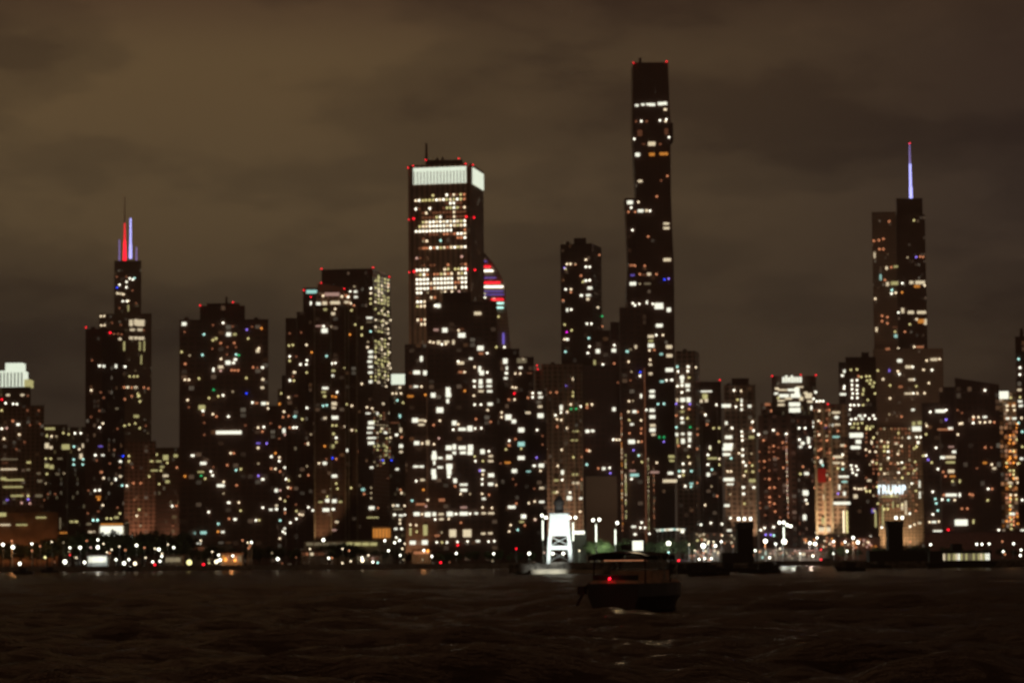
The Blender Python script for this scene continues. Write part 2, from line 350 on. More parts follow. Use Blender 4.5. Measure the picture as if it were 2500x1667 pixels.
# twin antennas
mast(wr, 304.4, 637, 588, 4090, 2.8, 1.8, glow('r', .4), 'antenna_base')
mast(wr, 304.4, 588, 545, 4090, 1.5, .9, glow('r', .7), 'antenna_mast'); mast(wr, 304.4, 545, 480, 4090, .9, .5, plain('red_mast', (.5, .1, .08), .6), 'antenna_tip')
mv = new_mat('violet_white_mast')[0]; mvb = mv.node_tree.nodes['Principled BSDF']; mvb.inputs['Emission Color'].default_value = l4((165, 165, 240)); mvb.inputs['Emission Strength'].default_value = 2.3; mv.cycles.emission_sampling = 'NONE'
mv2 = mv.copy(); mv2.node_tree.nodes['Principled BSDF'].inputs['Emission Strength'].default_value = .9; mv2.node_tree.nodes['Principled BSDF'].inputs['Emission Color'].default_value = l4((150, 130, 200))
mast(wr, 318.6, 631, 596, 4090, 2.5, 2.0, mv, 'antenna_base'); mast(wr, 318.6, 596, 533, 4090, 1.6, 1.3, mv, 'antenna_mast')
mast(wr, 291.3, 636, 585, 4080, 1.1, .8, mv2, 'roof_mast'); mast(wr, 333, 640, 603, 4080, 1.1, .8, mv2, 'roof_mast')
# spire
mast(b29, 2224, 484, 455, 2800, 1.7, 1.5, mv, 'spire_base'); mast(b29, 2223, 453.5, 400, 2800, 1.25, 1.0, mv, 'spire_middle'); mast(b29, 2221.4, 398, 350, 2800, .9, .45, mv2, 'spire_tip')
mast(b32, 2494, 822, 802, 1640, 1.2, .8, MAT_roof)
# white-banded skyscraper: band with its floodlight put in as glow, ribs, rim, rooftop plant
ft = foot_of(996, 1148, 1180, 399, 2400, 2453); z1 = t13[0]; Lc, Cc, Rc = (Vector(p) for p in ft[:3])
def face_strip(root, name, A, B, t0, t1, za, zb, out, mat, thick=.4):
    u = (B - A); n = Vector((u.y, -u.x)).normalized(); a = A + u * t0 + n * out; b = A + u * t1 + n * out; a2 = a - n * thick; b2 = b - n * thick
    vs, fs, uv = prism([tuple(a), tuple(b), tuple(b2), tuple(a2)], za, zb); return mesh_obj(name, vs, fs, mat, root)
mpp = 2400 / FPX
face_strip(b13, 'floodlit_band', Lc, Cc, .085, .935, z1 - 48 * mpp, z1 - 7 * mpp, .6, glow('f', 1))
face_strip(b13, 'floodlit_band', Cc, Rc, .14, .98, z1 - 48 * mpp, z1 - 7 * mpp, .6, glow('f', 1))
for k in range(16): face_strip(b13, 'band_rib', Lc, Cc, .085 + .85 * (k + .25) / 16, .085 + .85 * (k + .5) / 16, z1 - 48 * mpp, z1 - 17 * mpp, 1.3, MAT_pav, .5)
for k in range(33): face_strip(b13, 'facade_rib', Lc, Cc, .085 + .85 * k / 32 - .003, .085 + .85 * k / 32 + .003, 2, z1 - 49 * mpp, .5, M['ribs'], .5)
part_box(b13, 'rooftop_plant', 1039, 1129, 391, 399.5, 2425, 20, MAT_roof); mast(b13, 1041, 392, 350, 2432, 1.3, .9, MAT_roof)
part_box(b13, 'rooftop_unit', 1064, 1070, 386, 391, 2430, 6, MAT_roof); part_box(b13, 'rooftop_unit', 1078, 1083, 384, 391, 2430, 6, MAT_roof)
# sloped brown roof of the crowned tower
a = P(775, 713, 1836); e = P(840, 713, 1836); tp = P(779, 691, 1836).z; tp2 = P(838, 702, 1836).z
vs, fs, uv = prism([(a.x, 1836), (e.x, 1836), (e.x, 1858), (a.x, 1858)], a.z + .01, tp, slope=[tp, tp2, tp2, tp])
mesh_obj('sloping_roof', vs, fs, plain('brown_roof', (.6, .38, .29), .9, noise=.08, scale=.1), b10)
for x in (766, 806, 841, 849, 869): part_box(b10, 'facade_pier', x, x + 3, 746, 1372, 1829, .9, MAT_pav, False)
for x in (1326, 1345, 1362, 1378, 1400, 1419): part_box(b16, 'facade_pier', x, x + 3, 905, 1372, 1949, .9, MAT_pav, False)
for x in (1712, 1750): part_box(ROOTS['beacon-topped block'], 'facade_pier', x, x + 2.5, 1000, 1372, 1899, .9, MAT_pav, False)
for x in (1805, 1823, 1841): part_box(ROOTS['box-topped tower'], 'facade_pier', x, x + 2.5, 945, 1372, 1799, .9, MAT_pav, False)
for x in (1988, 2008, 2026): part_box(b27, 'facade_pier', x, x + 5, 995, 1372, 1699, .9, MAT_pav, False)
# slanted roof on the black tower
f2 = foot_of(2331, 2439, 2439, 941, 1500, None, 40); zt = P(2439, 941, 1500).z + .004; zl = P(2331, 922, 1500).z
vs, fs, uv = prism(f2, zt, zl, slope=[zl, zt + .5, zt + .5, zl]); mesh_obj('slanted_roof', vs, fs, M['blackq'], ROOTS['angled-roof black tower'], uvs=uv); SOLIDS.append((ROOTS['angled-roof black tower'], vs, fs))
# signs
part_box(b12, 'rooftop_sign', 955, 989, 913, 938, 2238, 2, glow('p' if 0 else 'f', 1), False)
part_box(ROOTS['orange-lit tower'], 'rooftop_sign', 2434, 2462, 955, 973, 1896, 2, glow('w', 1), False)
part_box(b27, 'hanging_banner', 1996, 2016, 1143, 1177, 1697.5, .8, glow('r', 1) if 0 else MAT_red, False)
q = MB()   # rounded bar of blurred lettering
for x, y, rr in [(0, 0, 1)]: pass
sx0, sy0 = P(1909, 927, 2097).x, P(1909, 927, 2097).z; sx1 = P(1958, 927, 2097).x
n = 7
for i in range(n):
    x = sx0 + (sx1 - sx0) * (i + .5) / n; w = (sx1 - sx0) / n * .36
    q.box(x - w, x + w, 2096, 2097, sy0 - 2.1, sy0 + (3.2 if i in (1, 3) else 2.0))
mesh_obj('rooftop_sign', q.v, q.f, glow('w', .8), b25)
cu = bpy.data.curves.new('letters', 'FONT'); cu.body = 'TRUMP'; cu.extrude = .05; cu.offset = .02; cu.align_x = 'CENTER'; cu.space_character = 1.12
to = bpy.data.objects.new('t', cu); COL.objects.link(to); bpy.context.view_layer.update()
tm = bpy.data.meshes.new_from_object(to.evaluated_get(bpy.context.evaluated_depsgraph_get())); bpy.data.objects.remove(to)
a = P(2140, 1206, 2765); b = P(2212, 1206, 2765); hgt = P(2175, 1184, 2765).z - P(2175, 1206, 2765).z
xs = [v.co.x for v in tm.vertices]; ys = [v.co.y for v in tm.vertices]; sx = (b.x - a.x) / (max(xs) - min(xs)); sy = hgt / (max(ys) - min(ys))
for v in tm.vertices: v.co = Vector(((v.co.x - min(xs)) * sx + a.x, 2766 - v.co.z * 8, (v.co.y - min(ys)) * sy + a.z))
tm.materials.clear(); sgm = glow('t', .4).copy(); sgm.node_tree.nodes['Principled BSDF'].inputs['Emission Color'].default_value = l4((205, 222, 228)); tm.materials.append(sgm); so = bpy.data.objects.new('sign_lettering', tm); COL.objects.link(so); so.parent = b29; so.location = -b29.location
# curved striped building
b14 = empty('striped_tower', (P(1205, 1372, 2700).x, 2715, 2), 'curved-top tower with red, white and violet light stripes behind the white-banded skyscraper', 'tower'); ROOTS['striped tower'] = b14
prof = [(612, 1178), (624, 1189), (637, 1200), (651, 1210), (667, 1220), (684, 1228), (702, 1233), (740, 1236), (840, 1246), (1372, 1252)]
pts = [P(x, y, 2700) for y, x in prof]; xl = P(1140, 617, 2700).x
pts[-1].z = 2
vs = [(xl, 2700, p.z) for p in pts] + [(p.x, 2700, p.z) for p in pts] + [(xl, 2740, p.z) for p in pts] + [(p.x, 2740, p.z) for p in pts]
k = len(pts); fs = []; uv = []
def addf(ix):
    fs.append(ix); uv.extend([(vs[i][0] + vs[i][1], vs[i][2]) for i in ix])
for i in range(k - 1):
    addf((i + 1, k + i + 1, k + i, i)); addf((k + i + 1, 3 * k + i + 1, 3 * k + i, k + i)); addf((2 * k + i + 1, i + 1, i, 2 * k + i)); addf((3 * k + i + 1, 2 * k + i + 1, 2 * k + i, 3 * k + i))
addf((0, k, 3 * k, 2 * k))
mesh_obj('shaft', vs, fs, M['steel'], b14, uvs=uv); SOLIDS.append((b14, vs, fs))
for y, x1, c in [(638, 1188, 'v'), (651, 1197, 'r'), (661, 1203, 'w'), (678, 1210, 'v'), (690, 1220, 'r'), (700, 1228, 'w'), (711, 1228, 'v'), (719, 1229, 'v'), (731, 1228, 'r'), (740, 1229, 't'), (751, 1228, 't')]:
    x0 = 1178 if y < 725 else (1200 if c == 'r' else 1208)
    part_box(b14, 'light_stripe', x0, x1 + 1, y - (1 if c == 'v' else 1.7), y + (1 if c == 'v' else 1.7), 2698.5, 1, glow(c, .45 if c != 'v' else .8), False)
part_box(b14, 'light_stripe', 1227, 1231, 813, 840, 2698.5, 1, glow('v', .6), False)
# tallest tower: two stems of widening and narrowing glass
b20 = empty('skyscraper', (P(1590, 1372, 2025).x, 2040, 2), 'tallest black tower in the skyline, tapering in and out with a flat top', 'skyscraper'); ROOTS['tallest tower'] = b20; NICK.append((1600, 'tallest tower'))
def stem(name, prof, D, depth, mat):
    pl = [P(a, y, D) for y, a, b in prof]; pr = [P(b, y, D) for y, a, b in prof]
    vs = []; fs = []; uv = []
    for i in range(len(prof)):
        z = pl[i].z if i < len(prof) - 1 else 2.0
        vs += [(pl[i].x, D, z), (pr[i].x, D, z), (pr[i].x + 1.5, D + depth, z), (pl[i].x, D + depth, z)]
    for i in range(len(prof) - 1):
        for j in range(4):
            q = (4 * i + 4 + j, 4 * i + 4 + (j + 1) % 4, 4 * i + (j + 1) % 4, 4 * i + j); fs.append(q)
            uv += [(vs[w][0] + vs[w][1] + j, vs[w][2]) for w in q]
    fs.append((0, 1, 2, 3)); uv += [(0, 0)] * 4
    mesh_obj(name, vs, fs, mat, b20, uvs=uv); SOLIDS.append((b20, vs, fs))
stem('main_stem', [(153, 1545, 1631), (268, 1545, 1635), (300, 1545, 1638), (342, 1546, 1637), (471, 1553, 1638), (560, 1553, 1641), (640, 1553, 1645), (700, 1553, 1646), (880, 1553, 1647), (1400, 1553, 1649)], 2025, 30, M['blackq'])
stem('left_stem', [(484, 1525, 1552.6), (527, 1529, 1552.6), (656, 1534, 1552.6), (700, 1531, 1552.6), (880, 1529, 1552.6), (1400, 1531, 1552.6)], 2027, 26, M['black'])
part_box(b20, 'wind_floor', 1637, 1643, 300, 345, 2035, 15, MAT_roof, False)
q = P(1563, 153, 2040); part_box(b20, 'rooftop_unit', 1560, 1566, 142, 153.2, 2040, 5, MAT_roof, False)
# vertical light strips

for x, y0, y1, D, c, rt in [
                            (1572, 900, 1372, 1557.5, 'd', 'stepped dark block'), (2058, 1246, 1300, 1697, 'c', 'red-banner tower'), (2066, 1246, 1300, 1697, 'y', 'red-banner tower')]:
    part_box(ROOTS[rt], 'light_strip', x, x + 3, y0, y1, D, .8, glow(c, .5 if c != 'd' else .9), False)
def beads(nick, x, y0, y1, D, codes, step=5.2, w=2.4, lean=.01):
    y = y0
    while y < y1:
        if random.random() < .86:
            p = P(x + (y - y0) * lean + random.uniform(-.7, .7), y, D); s_ = D / FPX; q = MB().box(p.x - w * s_ / 2, p.x + w * s_ / 2, D, D + .3, p.z - 1.3 * s_, p.z + 1.3 * s_)
            mesh_obj('light_bead', q.v, q.f, glow(random.choice(codes), .62), ROOTS[nick])
        y += step * random.uniform(.8, 1.2)
beads('stepped dark block', 1517, 1010, 1300, 1557, 'ookcd'); beads('stepped dark block', 1527, 1110, 1275, 1557, 'yygc', 4.5, 2.8); beads('tallest tower', 1581, 1120, 1295, 2023, 'ycyg', 4.8, 3.4); beads('tallest tower', 1596, 1140, 1290, 2023, 'dgo', 6)
beads('brown hotel', 1920, 1068, 1265, 1547.5, 'ocop', 4, 2.6, .022)
beads('stepped dark block', 1573, 900, 1360, 1557.5, 'd', 6.5)
# small rooftop units
for nick, pts_ in {'wide black tower': [(450, 779), (620, 779)], 'central dark tower': [(1060, 736), (1185, 736)], 'brown hotel': [(1880, 1011), (1925, 1011)], 'grey slab tower': [(222, 802)],
                   'box-topped tower': [(1775, 939)], 'brown pier-fronted tower': [(1345, 888), (1395, 888)], 'bright-striped tower': [(1668, 856)], 'balconied tall tower': [(1382, 594)]}.items():
    D = ROOTS[nick]['d0'] + 10
    for x, y in pts_: part_box(ROOTS[nick], 'rooftop_unit', x, x + 9, y - 4, y + 1, D, 6, MAT_roof, False)

# ------------------------------------------------------------ find the wall behind a picture point
fv = []; ff = []; fo = []
for root, vs, fs in SOLIDS:
    n0 = len(fv); fv += [Vector(v) for v in vs]
    for f in fs: ff.append(tuple(i + n0 for i in f)); fo.append(root)
BVH = BVHTree.FromPolygons(fv, ff)
WIN = {}
_box = {}
def add_light(px, py, w, h, code, boost=1.0):
    for dy in (0, 3, 6):
        d = ray(px, py + dy); hit, nrm, idx, dist = BVH.ray_cast(Vector((0, 0, CAMZ)), d)
        if hit is None: continue
        if nrm.dot(d) > 0: nrm = -nrm
        if abs(nrm.z) < .4: break
    else: return False
    if hit is None or abs(nrm.z) >= .4: return False
    WIN.setdefault(fo[idx].name, []).append((hit, nrm, w, h, code, dist)); return True
def core(v): return max(3.2, v - 4.9)
SMALL = dict(b=.75, v=.75, n=.8, r=.85, m=.7, d=.85, g=.9)
def parse(crop, s):
    code = None
    for tok in s.split():
        if tok.isalpha(): code = tok; continue
        a = [float(x) for x in tok.split(',')]
        sc = CROP[crop][2]; px, py = cr(crop, a[0], a[1])
        w = a[2] * sc if len(a) > 2 else 8.6; h = a[3] * sc if len(a) > 3 else (min(w, 9.5) if len(a) > 2 else 8.6)
        k = SMALL.get(code, 1); yield px, py, core(w) * k, core(h) * k, code
LIGHTS = dict(
A="w 955,603 978,610 932,628 880,650 930,668 905,770 935,770 850,1248,30,40 917,1252 760,1248,40,30 735,1245,30 42,1520 97,1525 125,1527 t 990,600 b 862,670 c 865,712,30 890,715,40 910,720 945,768 965,930,40,60 1000,925,40,60 1035,930,70,60 975,980,50,30 1030,980,50,30 965,1040,40,35 1000,1040,40,35 1040,1042,60,35 880,1048,40,30 743,880 767,880 745,947 770,947 675,1425 940,1403,35 1000,1403,40 60,1460,40 165,1460,40 y 910,1100,15,80 1030,1100,25,80 1062,1100,20,90 1040,1200,12,80 945,820,20,60 955,1323 985,1323 1012,1323 1015,1450 1025,1465 1030,1505 d 825,930 890,945 835,1010 865,1010 890,1015 1060,985 975,690 1003,785 680,1205 745,1440 760,1480 205,1465 880,820 860,590 930,590 o 910,1403 970,1405 1060,1405 1092,1412 970,1468 915,1490 r 15,1493 808,1002",
B="y 15,180 245,622,50,20 120,770,180,30 30,760,60,40 110,830,180,20 145,905,120,30 240,905,30,30 425,335,100,35 400,395,30,40 540,372 585,382 560,490,80,60 390,590 432,590 400,650,50,50 440,660,50,50 400,720 o 110,270 w 155,300,40 15,335,30 p 57,330 185,965 255,970 c 35,420 165,385 75,680,150,25 440,400 400,480,50,60 435,495,40,40 705,480,30,50 675,510 690,570,40,60 d 330,180 235,180 340,295 210,450 255,305 140,510 45,625,80,20 470,890 410,890 375,940 g 80,595,170,18 240,683,50 480,400 510,590,60 575,595 330,715,50 490,720,50 545,715 340,780,60,40 390,800 330,905,80,40 v 62,940,45,25 240,935 w 638,373 688,373 t 630,487 628,597 708,595 628,640 705,640 w 850,325 c 870,290 d 778,235 848,183 825,605 755,860 840,1038 750,1055 v 860,485,70,25 w 815,560 870,560,50,30 812,860 850,857 o 865,705,40 c 877,755 870,985 k 840,915,60,30 843,935 b 1042,568 y 1097,567 1097,612 w 1020,613,40 980,765,30,40 1080,820 d 970,515 1015,665 930,630 1128,665 1143,940 995,1005 995,335 1240,310 1055,80 1470,1160 c 1020,740,45,35 1165,1075 g 945,800 1195,1160 990,165,50 t 1035,817 o 1135,798 1198,798 y 1185,1022 1160,230,60,40 1055,310 1100,300 1150,290 1190,330 1175,60 1190,105 1330,555,40 1410,580,60,60 1495,565,50,40 1290,612,40,30 1350,612,60,30 1425,625 1380,660,50,30 1315,690,80,25 1370,690 1270,740 1355,805 1425,785,50,40 c 1410,735,60,35 o 1505,665 1500,990 w 1465,993 y 20,1065,80,50 350,1090,100,20 185,1152,110,20 c 45,1152,100,20 780,1212,90,30 g 513,1140,20,120 760,1145,60,40 1080,1140,50 k 540,1220,80,20 t 795,1112,25,30 832,1112,25,30 y 650,1125,40 610,1125,50 905,1098 940,1098 985,1090,70,35 1015,1055",
C="w 195,748,60,50 568,738 620,848,60,50 685,1088,45 615,1118,65,55 668,1120,40 475,1185,30,55 945,1165,40 568,1430 848,1500 955,1508,60,45 t 385,848 370,1045 692,1040 y 680,848,50,40 500,888,40 470,903 808,888 170,1015 337,1270 790,1265 432,1457 522,1440 365,1545,80,60 k 935,790 v 795,803 o 545,932 675,930 205,1130,35 650,1190 680,1192 712,1192 855,1162 888,1505,50 d 470,760 660,772 845,775 200,825 895,1165 605,1040 690,970 610,970 465,985 240,1545 g 248,1050 660,1395 c 548,1083 900,1005,50,50 910,980 545,1160,65,45 203,1282 240,1282 948,1278,40 943,1357,50,40 228,1475 995,1508 1000,1555 n 718,1048 477,1378 b 790,1412 p 545,1195 d 1205,838 1315,830 1268,1060 1235,1250 1265,1435,60 y 1235,950 1198,955 1205,1100 1367,1213 1245,1290 1125,1412 c 1365,948 1250,1210,45 1195,1450 k 1415,1020 1108,1512 w 1205,1058 1308,1135 1370,1095 1365,1135 1207,1288,40 1370,1550,40 t 1415,440,120,50 w 1407,550,30,50 1480,555,60,45 1765,490 1785,440 1835,440,50,40 1838,490,50 1538,812,75,60 1530,770 1610,1125 1642,1122 1612,1243,50 1545,1362,75,40 1658,1400 c 1540,550,60,50 1640,545,110,45 1705,485 1525,480 1620,650,55,45 1640,605 1750,540,60 1790,550 1600,772 1630,1510,70,50 1800,1530 1625,1550,60 p 1610,465,160,50 1485,768,80,25 o 1745,480 1820,570 y 1545,610,50 1797,618 1620,1195,60 1733,1168 1833,755 1530,1400,60,35 1540,1440,45 1750,1515 g 1825,390 t 1558,1055 1525,1530 1560,1525 k 1780,850 1645,1445 1610,1440 w 1983,408 1968,690,75,35 1980,1015,60,45 1982,1062,60,40 1972,1108,60,40 1980,1157,60,40 1978,1212,60,40 1980,1300,50,45 c 1983,455 1950,970 1895,1320 2050,420,90,35 2095,715,70 2090,760,40 2125,740 2165,712 2140,795 2155,885 2080,970,60 2020,1065 2155,1020 2155,1125 2165,1170 2050,1305,120,35 2125,1345 2260,1355 2225,1412 2270,1412 2190,1412 2095,1510,80 1945,1545 1995,1555 y 1980,508 1980,553 1897,785,30,40 1895,855,30,40 1985,1253 2050,290,50 2045,330,90 2050,375,90 2100,480,90 2105,515,80 2105,550,80 2100,600,60 2090,650,40 2060,940,80 2030,965,50 2040,1125,60 2090,1150,80,50 2060,1230,80 2095,1260,70 2290,1500 g 1968,730,80,30 1955,920 2095,1040,80,60 t 1980,820 2235,1478 o 2147,380",
D="w 375,10,40 618,65 622,217,260,50 957,165 277,438,50,35 378,512,75,45 452,590 468,627 545,725,90,45 622,888,45 430,978 682,1047,45 565,1168,50 277,1278,40 337,1278,60 d 378,48 388,125 388,240 780,150 1022,130 1105,275 475,548 1190,830 1355,325 1265,905 c 470,42 903,170 1150,18 903,365,40 640,415 573,690 718,887 o 503,65 945,208 1110,165 1205,170 1195,60 1140,70 670,415 608,530 697,722 625,1042 w 1150,200,45,60 1240,170 1270,170 p 1160,238 1113,770 t 1255,65,45 692,577 522,1090 295,1178 380,1175,75,45 y 1325,90 738,568 355,595,80,25 397,658 735,965 912,1055 1195,675 1160,872 1270,968 v 905,320,70,35 985,322 905,632 n 358,632 k 203,635 520,1165 1068,415 g 572,800 905,515 1407,235 1303,630 1260,370,40,50 1370,540 w 882,1057 948,935 948,665,45 1025,955,50 1080,950,45 1165,950,40 1270,1042 1212,1080 1163,1135,50 1140,1165 1165,1180 1030,448,40 1105,490 1160,553,40 1170,663 1080,772,55,50 1383,932 1428,962,40 c 1082,915,50 1110,1230 1105,455 1068,565 1190,745 1113,850 1380,325,35,45 1327,1005 1300,1000 o 1163,985 1028,562 1113,590 1215,750 1383,625 t 1113,1058 c 1543,80,50 1485,512 1655,1072,50 w 1632,75,90,50 1650,268,40 1540,512,55,45 1630,633,75,45 1565,868,55,50 1632,872,60,50 1552,957,80,50 1622,950,45 1752,388,55,45 y 1615,150 1650,150 1625,230,40,40 1650,310 1612,350,55,50 1650,705 1662,755 1565,830 1500,882,60,25 1690,880,50 1843,200 1792,747 k 1540,348 d 1555,470 b 1615,462 2090,483 2180,483 o 1650,470 1850,400 1918,805 2045,938 2275,262 2265,765 g 1600,755 1985,745 1985,795 1985,845 2240,950,120 p 1630,1150,60,35 c 1735,160 1800,195 2155,32,50 2040,220,50 2170,265 2083,180 2268,195,40,60 2270,403,50 2275,795 2195,915 2305,918 2260,1050 2260,1085 t 1908,763,50,45 2260,60,35,50 w 1955,35,60,30 2040,35,60,45 1985,125,75,50 1980,172,80,40 1970,220,70,30 2115,218,130,40 1990,270,100,35 1985,318,80,45 1990,552,50 1990,938,70,50 2227,240,45 2270,347,55,50 2233,568,50 2235,915,50 2208,1003,45 2270,1010,60 2310,1005 2220,1138,50 2275,1138,40 y 2110,345,140,30 2120,390,110 2120,435,100,25 2050,345 2000,1030,130,25 d 2140,655,120,20 2210,125,120",
E="w 325,1232,45,40 373,1408,50,45 495,1445,65,45 352,1510 628,1540,55,40 662,1172 727,1185,30 803,1530 c 610,1287,65,35 472,1410 265,1492 290,1497 328,1497,40,40 385,1492,50 380,1508 435,1495,30,45 p 310,1405,50,30 d 495,1400,50 y 660,1145 760,1310 745,1530 r 147,603 528,590 580,595 150,985 533,968 586,973",
F="w 180,198,30,45 150,285,55,35 208,288,45,40 145,375,40 255,430,40,40 350,400,40,50 352,428,45,40 348,467,30,40 298,525,55,45 415,215 495,197,35 557,130,50,40 600,162 552,265,30,50 565,288,40,40 600,285 518,340,30 558,345,35,45 612,340,45,35 518,375 558,375,40 612,372,45 615,405,45 520,490 560,490 618,487,45,30 140,590,50,40 390,607,40,40 383,650 440,647,60,30 490,642,45,45 523,642 562,640 150,735,45,35 355,765,50,40 390,760,35,45 440,765,60,35 493,765,45,50 390,798,35,30 445,797,50,30 490,798,45,35 262,800,35,40 262,825,45,45 300,830,40 357,825,50,40 262,860,25,40 300,890,45 358,885,50,45 258,920,40,50 262,950,40,40 357,920,40,50 355,950,30 145,885,45 182,885,40 147,977 395,975,35,40 450,1000,60,25 450,1035,55,30 525,850 570,790,40,40 610,787 572,910,35 625,940,50,35 568,965 622,997,45,30 568,997 578,1090,35 150,1187,50,35 220,1190,50,40 262,1188,35,35 362,1187,50,40 400,1187,30 450,1185,65,35 490,1185 530,1183,35 268,1222 d 110,288,30 110,375 k 205,428 110,437,50 457,403 193,1033 c 180,375 430,225,55,30 455,283 520,250 560,405,45 515,433 603,525 180,590,60 205,595 180,618,50 298,592 415,615 185,738 220,733,35,40 260,742 187,970,40 430,1060 622,818,40 622,850,45 572,935 658,1003 567,1058 570,1145 630,1148 220,1098 185,1188 305,1188,45 577,1182,40 625,1182,50 308,1220,40 355,1218 110,1255 147,1258 380,1310,55,60 472,1310,65,60 575,1312,40 620,1310,40 o 430,283,40 560,165,40 258,620 528,582 622,600 395,1010 612,1065 310,1098,50,30 175,1125,70 432,1243 280,1325,45 p 292,705 210,1138 450,1145,55,25 y 520,820 572,850 110,1300,25,60 150,1300 205,1290,40,80 g 490,1060 310,1305 v 553,910 t 120,1102 w 125,1370,50,35 210,1368,65,40 278,1368 343,1368 410,1365 475,1362 540,1360,38 608,1362 645,1360 y 312,1368 r 412,1385 w 715,213,40,45 725,258,25,35 722,290,30 718,322,35 813,255,35 735,570,50,45 770,597,40,35 817,652,50,40 740,720 817,830,55,35 773,913,45,35 757,1143,60,30 832,1203,45,38 g 820,210,80,45 c 830,200 780,292 810,292 762,380 782,382 775,458 692,540 692,570 860,542,45,25 905,1222 750,1258 740,1298 d 870,290,50 685,865 765,965 783,1000 953,690 953,745 900,1025 r 773,420 o 738,458 780,710 740,750,30 785,1120 840,1260 t 817,742,55,40 795,1288 863,916,40,12 y 817,770 720,775 820,1237,40 k 730,860,50 w 890,417 935,417,35 890,443 940,443,40 940,560,50,40 918,652 900,880,30 945,878,45,35 948,1110,45 o 860,447 c 937,503,40 940,912 947,1022,40 865,1118 903,1107 v 915,828 c 1148,327,20,30 1133,488 1110,537 1045,583 1072,588 1107,640 1075,778 1050,880 1165,990,55,25 1045,1048 1193,1172 v 1100,370 1100,540 o 1005,413 1042,412 1047,630 1205,822 1205,967 y 1150,412 1148,435 1165,660,50,20 1155,717,55,18 1150,825 1160,935,50 1040,973,40 1030,1050,50,25 n 1135,518 1167,516 w 1198,502 1072,510,30,45 1070,540 1035,558 1080,922,30,40 1078,970 1128,1050 1120,1085,50,38 1200,1088,38 g 1200,1010,20,70 y 1237,490 c 1268,488 o 1237,510 1243,783 w 1240,658 1272,657,35 t 1235,872",
G="w 580,373,35 620,368,35 655,366,40 680,368,55,30 735,362,45,32 765,360,40,32 610,477 733,472 775,465 585,698,42,36 535,1012,50,36 543,1047 605,1068,50,30 667,1068 551,1195 555,1548,55,35 563,594 792,583 c 768,400,32 770,478 678,626,60,38 602,872,42,28 590,1010 645,1066,30 775,1152,50,26 775,1182,52,28 780,1390,62,32 660,1485,38,30 245,1390 k 680,696,48,32 758,692,68,30 d 575,478 645,478,30 600,555,50,60 775,545,40,60 625,628,40 735,628,30 740,868 o 782,838 712,973 525,1075 570,1075 655,1237 550,1427,50 575,1430 632,1430 600,1485 710,1485 330,1358 g 600,1548 650,1548,60 175,1418 v 552,1492,48 790,1515 b 762,1520 d 630,1490,60 c 120,1418 143,1418 w 245,1437 270,1437 245,1528,30 270,1525 o 175,1420 213,1495 y 225,1535 110,1450 v 105,1445",
H="w 130,20 315,10,50,35 250,67,35 303,65,50 142,178,30,40 172,175 293,283,30 327,283 142,402,35 312,457 300,507 375,493,45,45 c 170,20 300,95,35 372,158 120,402 o 170,42 110,105 407,303 y 122,290 175,333 m 138,347 t 307,393 128,497 n 405,225 w 500,447 497,487,48,40 413,595 697,682 705,835,25,45 655,955,45,35 635,1052,40 633,1185,65,45 632,1470 498,937,40,42 493,1168 c 665,460,30,40 610,573 613,875 610,955,30 705,1022 685,1185 517,1170 540,1170 t 600,495,35 687,1290 655,1440,80,35 g 625,480,35 632,650 643,873 y 350,580,30,50 615,1020 712,1340 o 500,587 680,957 707,1085 705,1120 617,1120 710,1185 d 625,715 645,1340 528,733 b 698,652 v 648,1250 p 640,1408,60,30 o 293,905 290,1250 378,1388 c 330,900 310,1255 w 295,1105,45,38 338,1102,32 420,1390,40,35 465,1385 t 290,1360 v 470,1425 w 643,127 660,143 692,132 750,120,25,40 795,132 842,148,80,60 918,177,45,45 845,297,65,40 822,370 782,450,60,42 922,636,72,42 900,715 940,713,35 790,800,55,35 790,838,55,38 745,942 790,945,55,38 792,995,58,40 793,1095,58,42 930,1425,55,35 c 780,380,60,35 873,370 770,487 920,460,60,40 922,527,60,38 775,560 775,595,40 778,665,42,32 795,1060,55,35 800,1130,45 825,1345 930,1485,130,38 y 780,415,50 938,1298,60,35 940,1330,50 o 808,483 t 860,515,38 865,725,45 835,897 880,895 n 845,1150,32,38 880,1150,35,38 v 880,1185 p 810,1418,80,30 t 983,612 977,1075 998,1410 1092,1410 1092,1505,40 1088,1528 w 990,648 1067,612,35 1065,645 1020,695,45,45 1020,725,35,40 1062,755,50,40 1020,755,35 985,760 1018,808 1065,790,40 1025,865,50,45 1070,865,45,50 1022,920 1020,1005,35 1022,1038,40 980,1130,35,38 1025,1125,40 1078,1125,40,40 1027,1180,42,50 1078,1170,35,50 1075,1218 1028,1353 1030,1410,35 1000,1448 1045,1525 c 1120,617 983,868,30,40 1080,1350 y 1073,695 1022,955,40 1062,1005 985,1180,20,60 1068,1300 1030,1440 v 975,895 1080,897 o 1075,935 975,985 993,1215 1130,1500 1130,1240 n 1083,1073 d 1130,1085 1128,1130 w 1205,800,100,25 1198,980 1217,1285 1218,1360 1220,1435,40 c 1165,875,38,38 1205,870,38,38 y 1200,840 1235,1235,25,45 o 1210,1053",
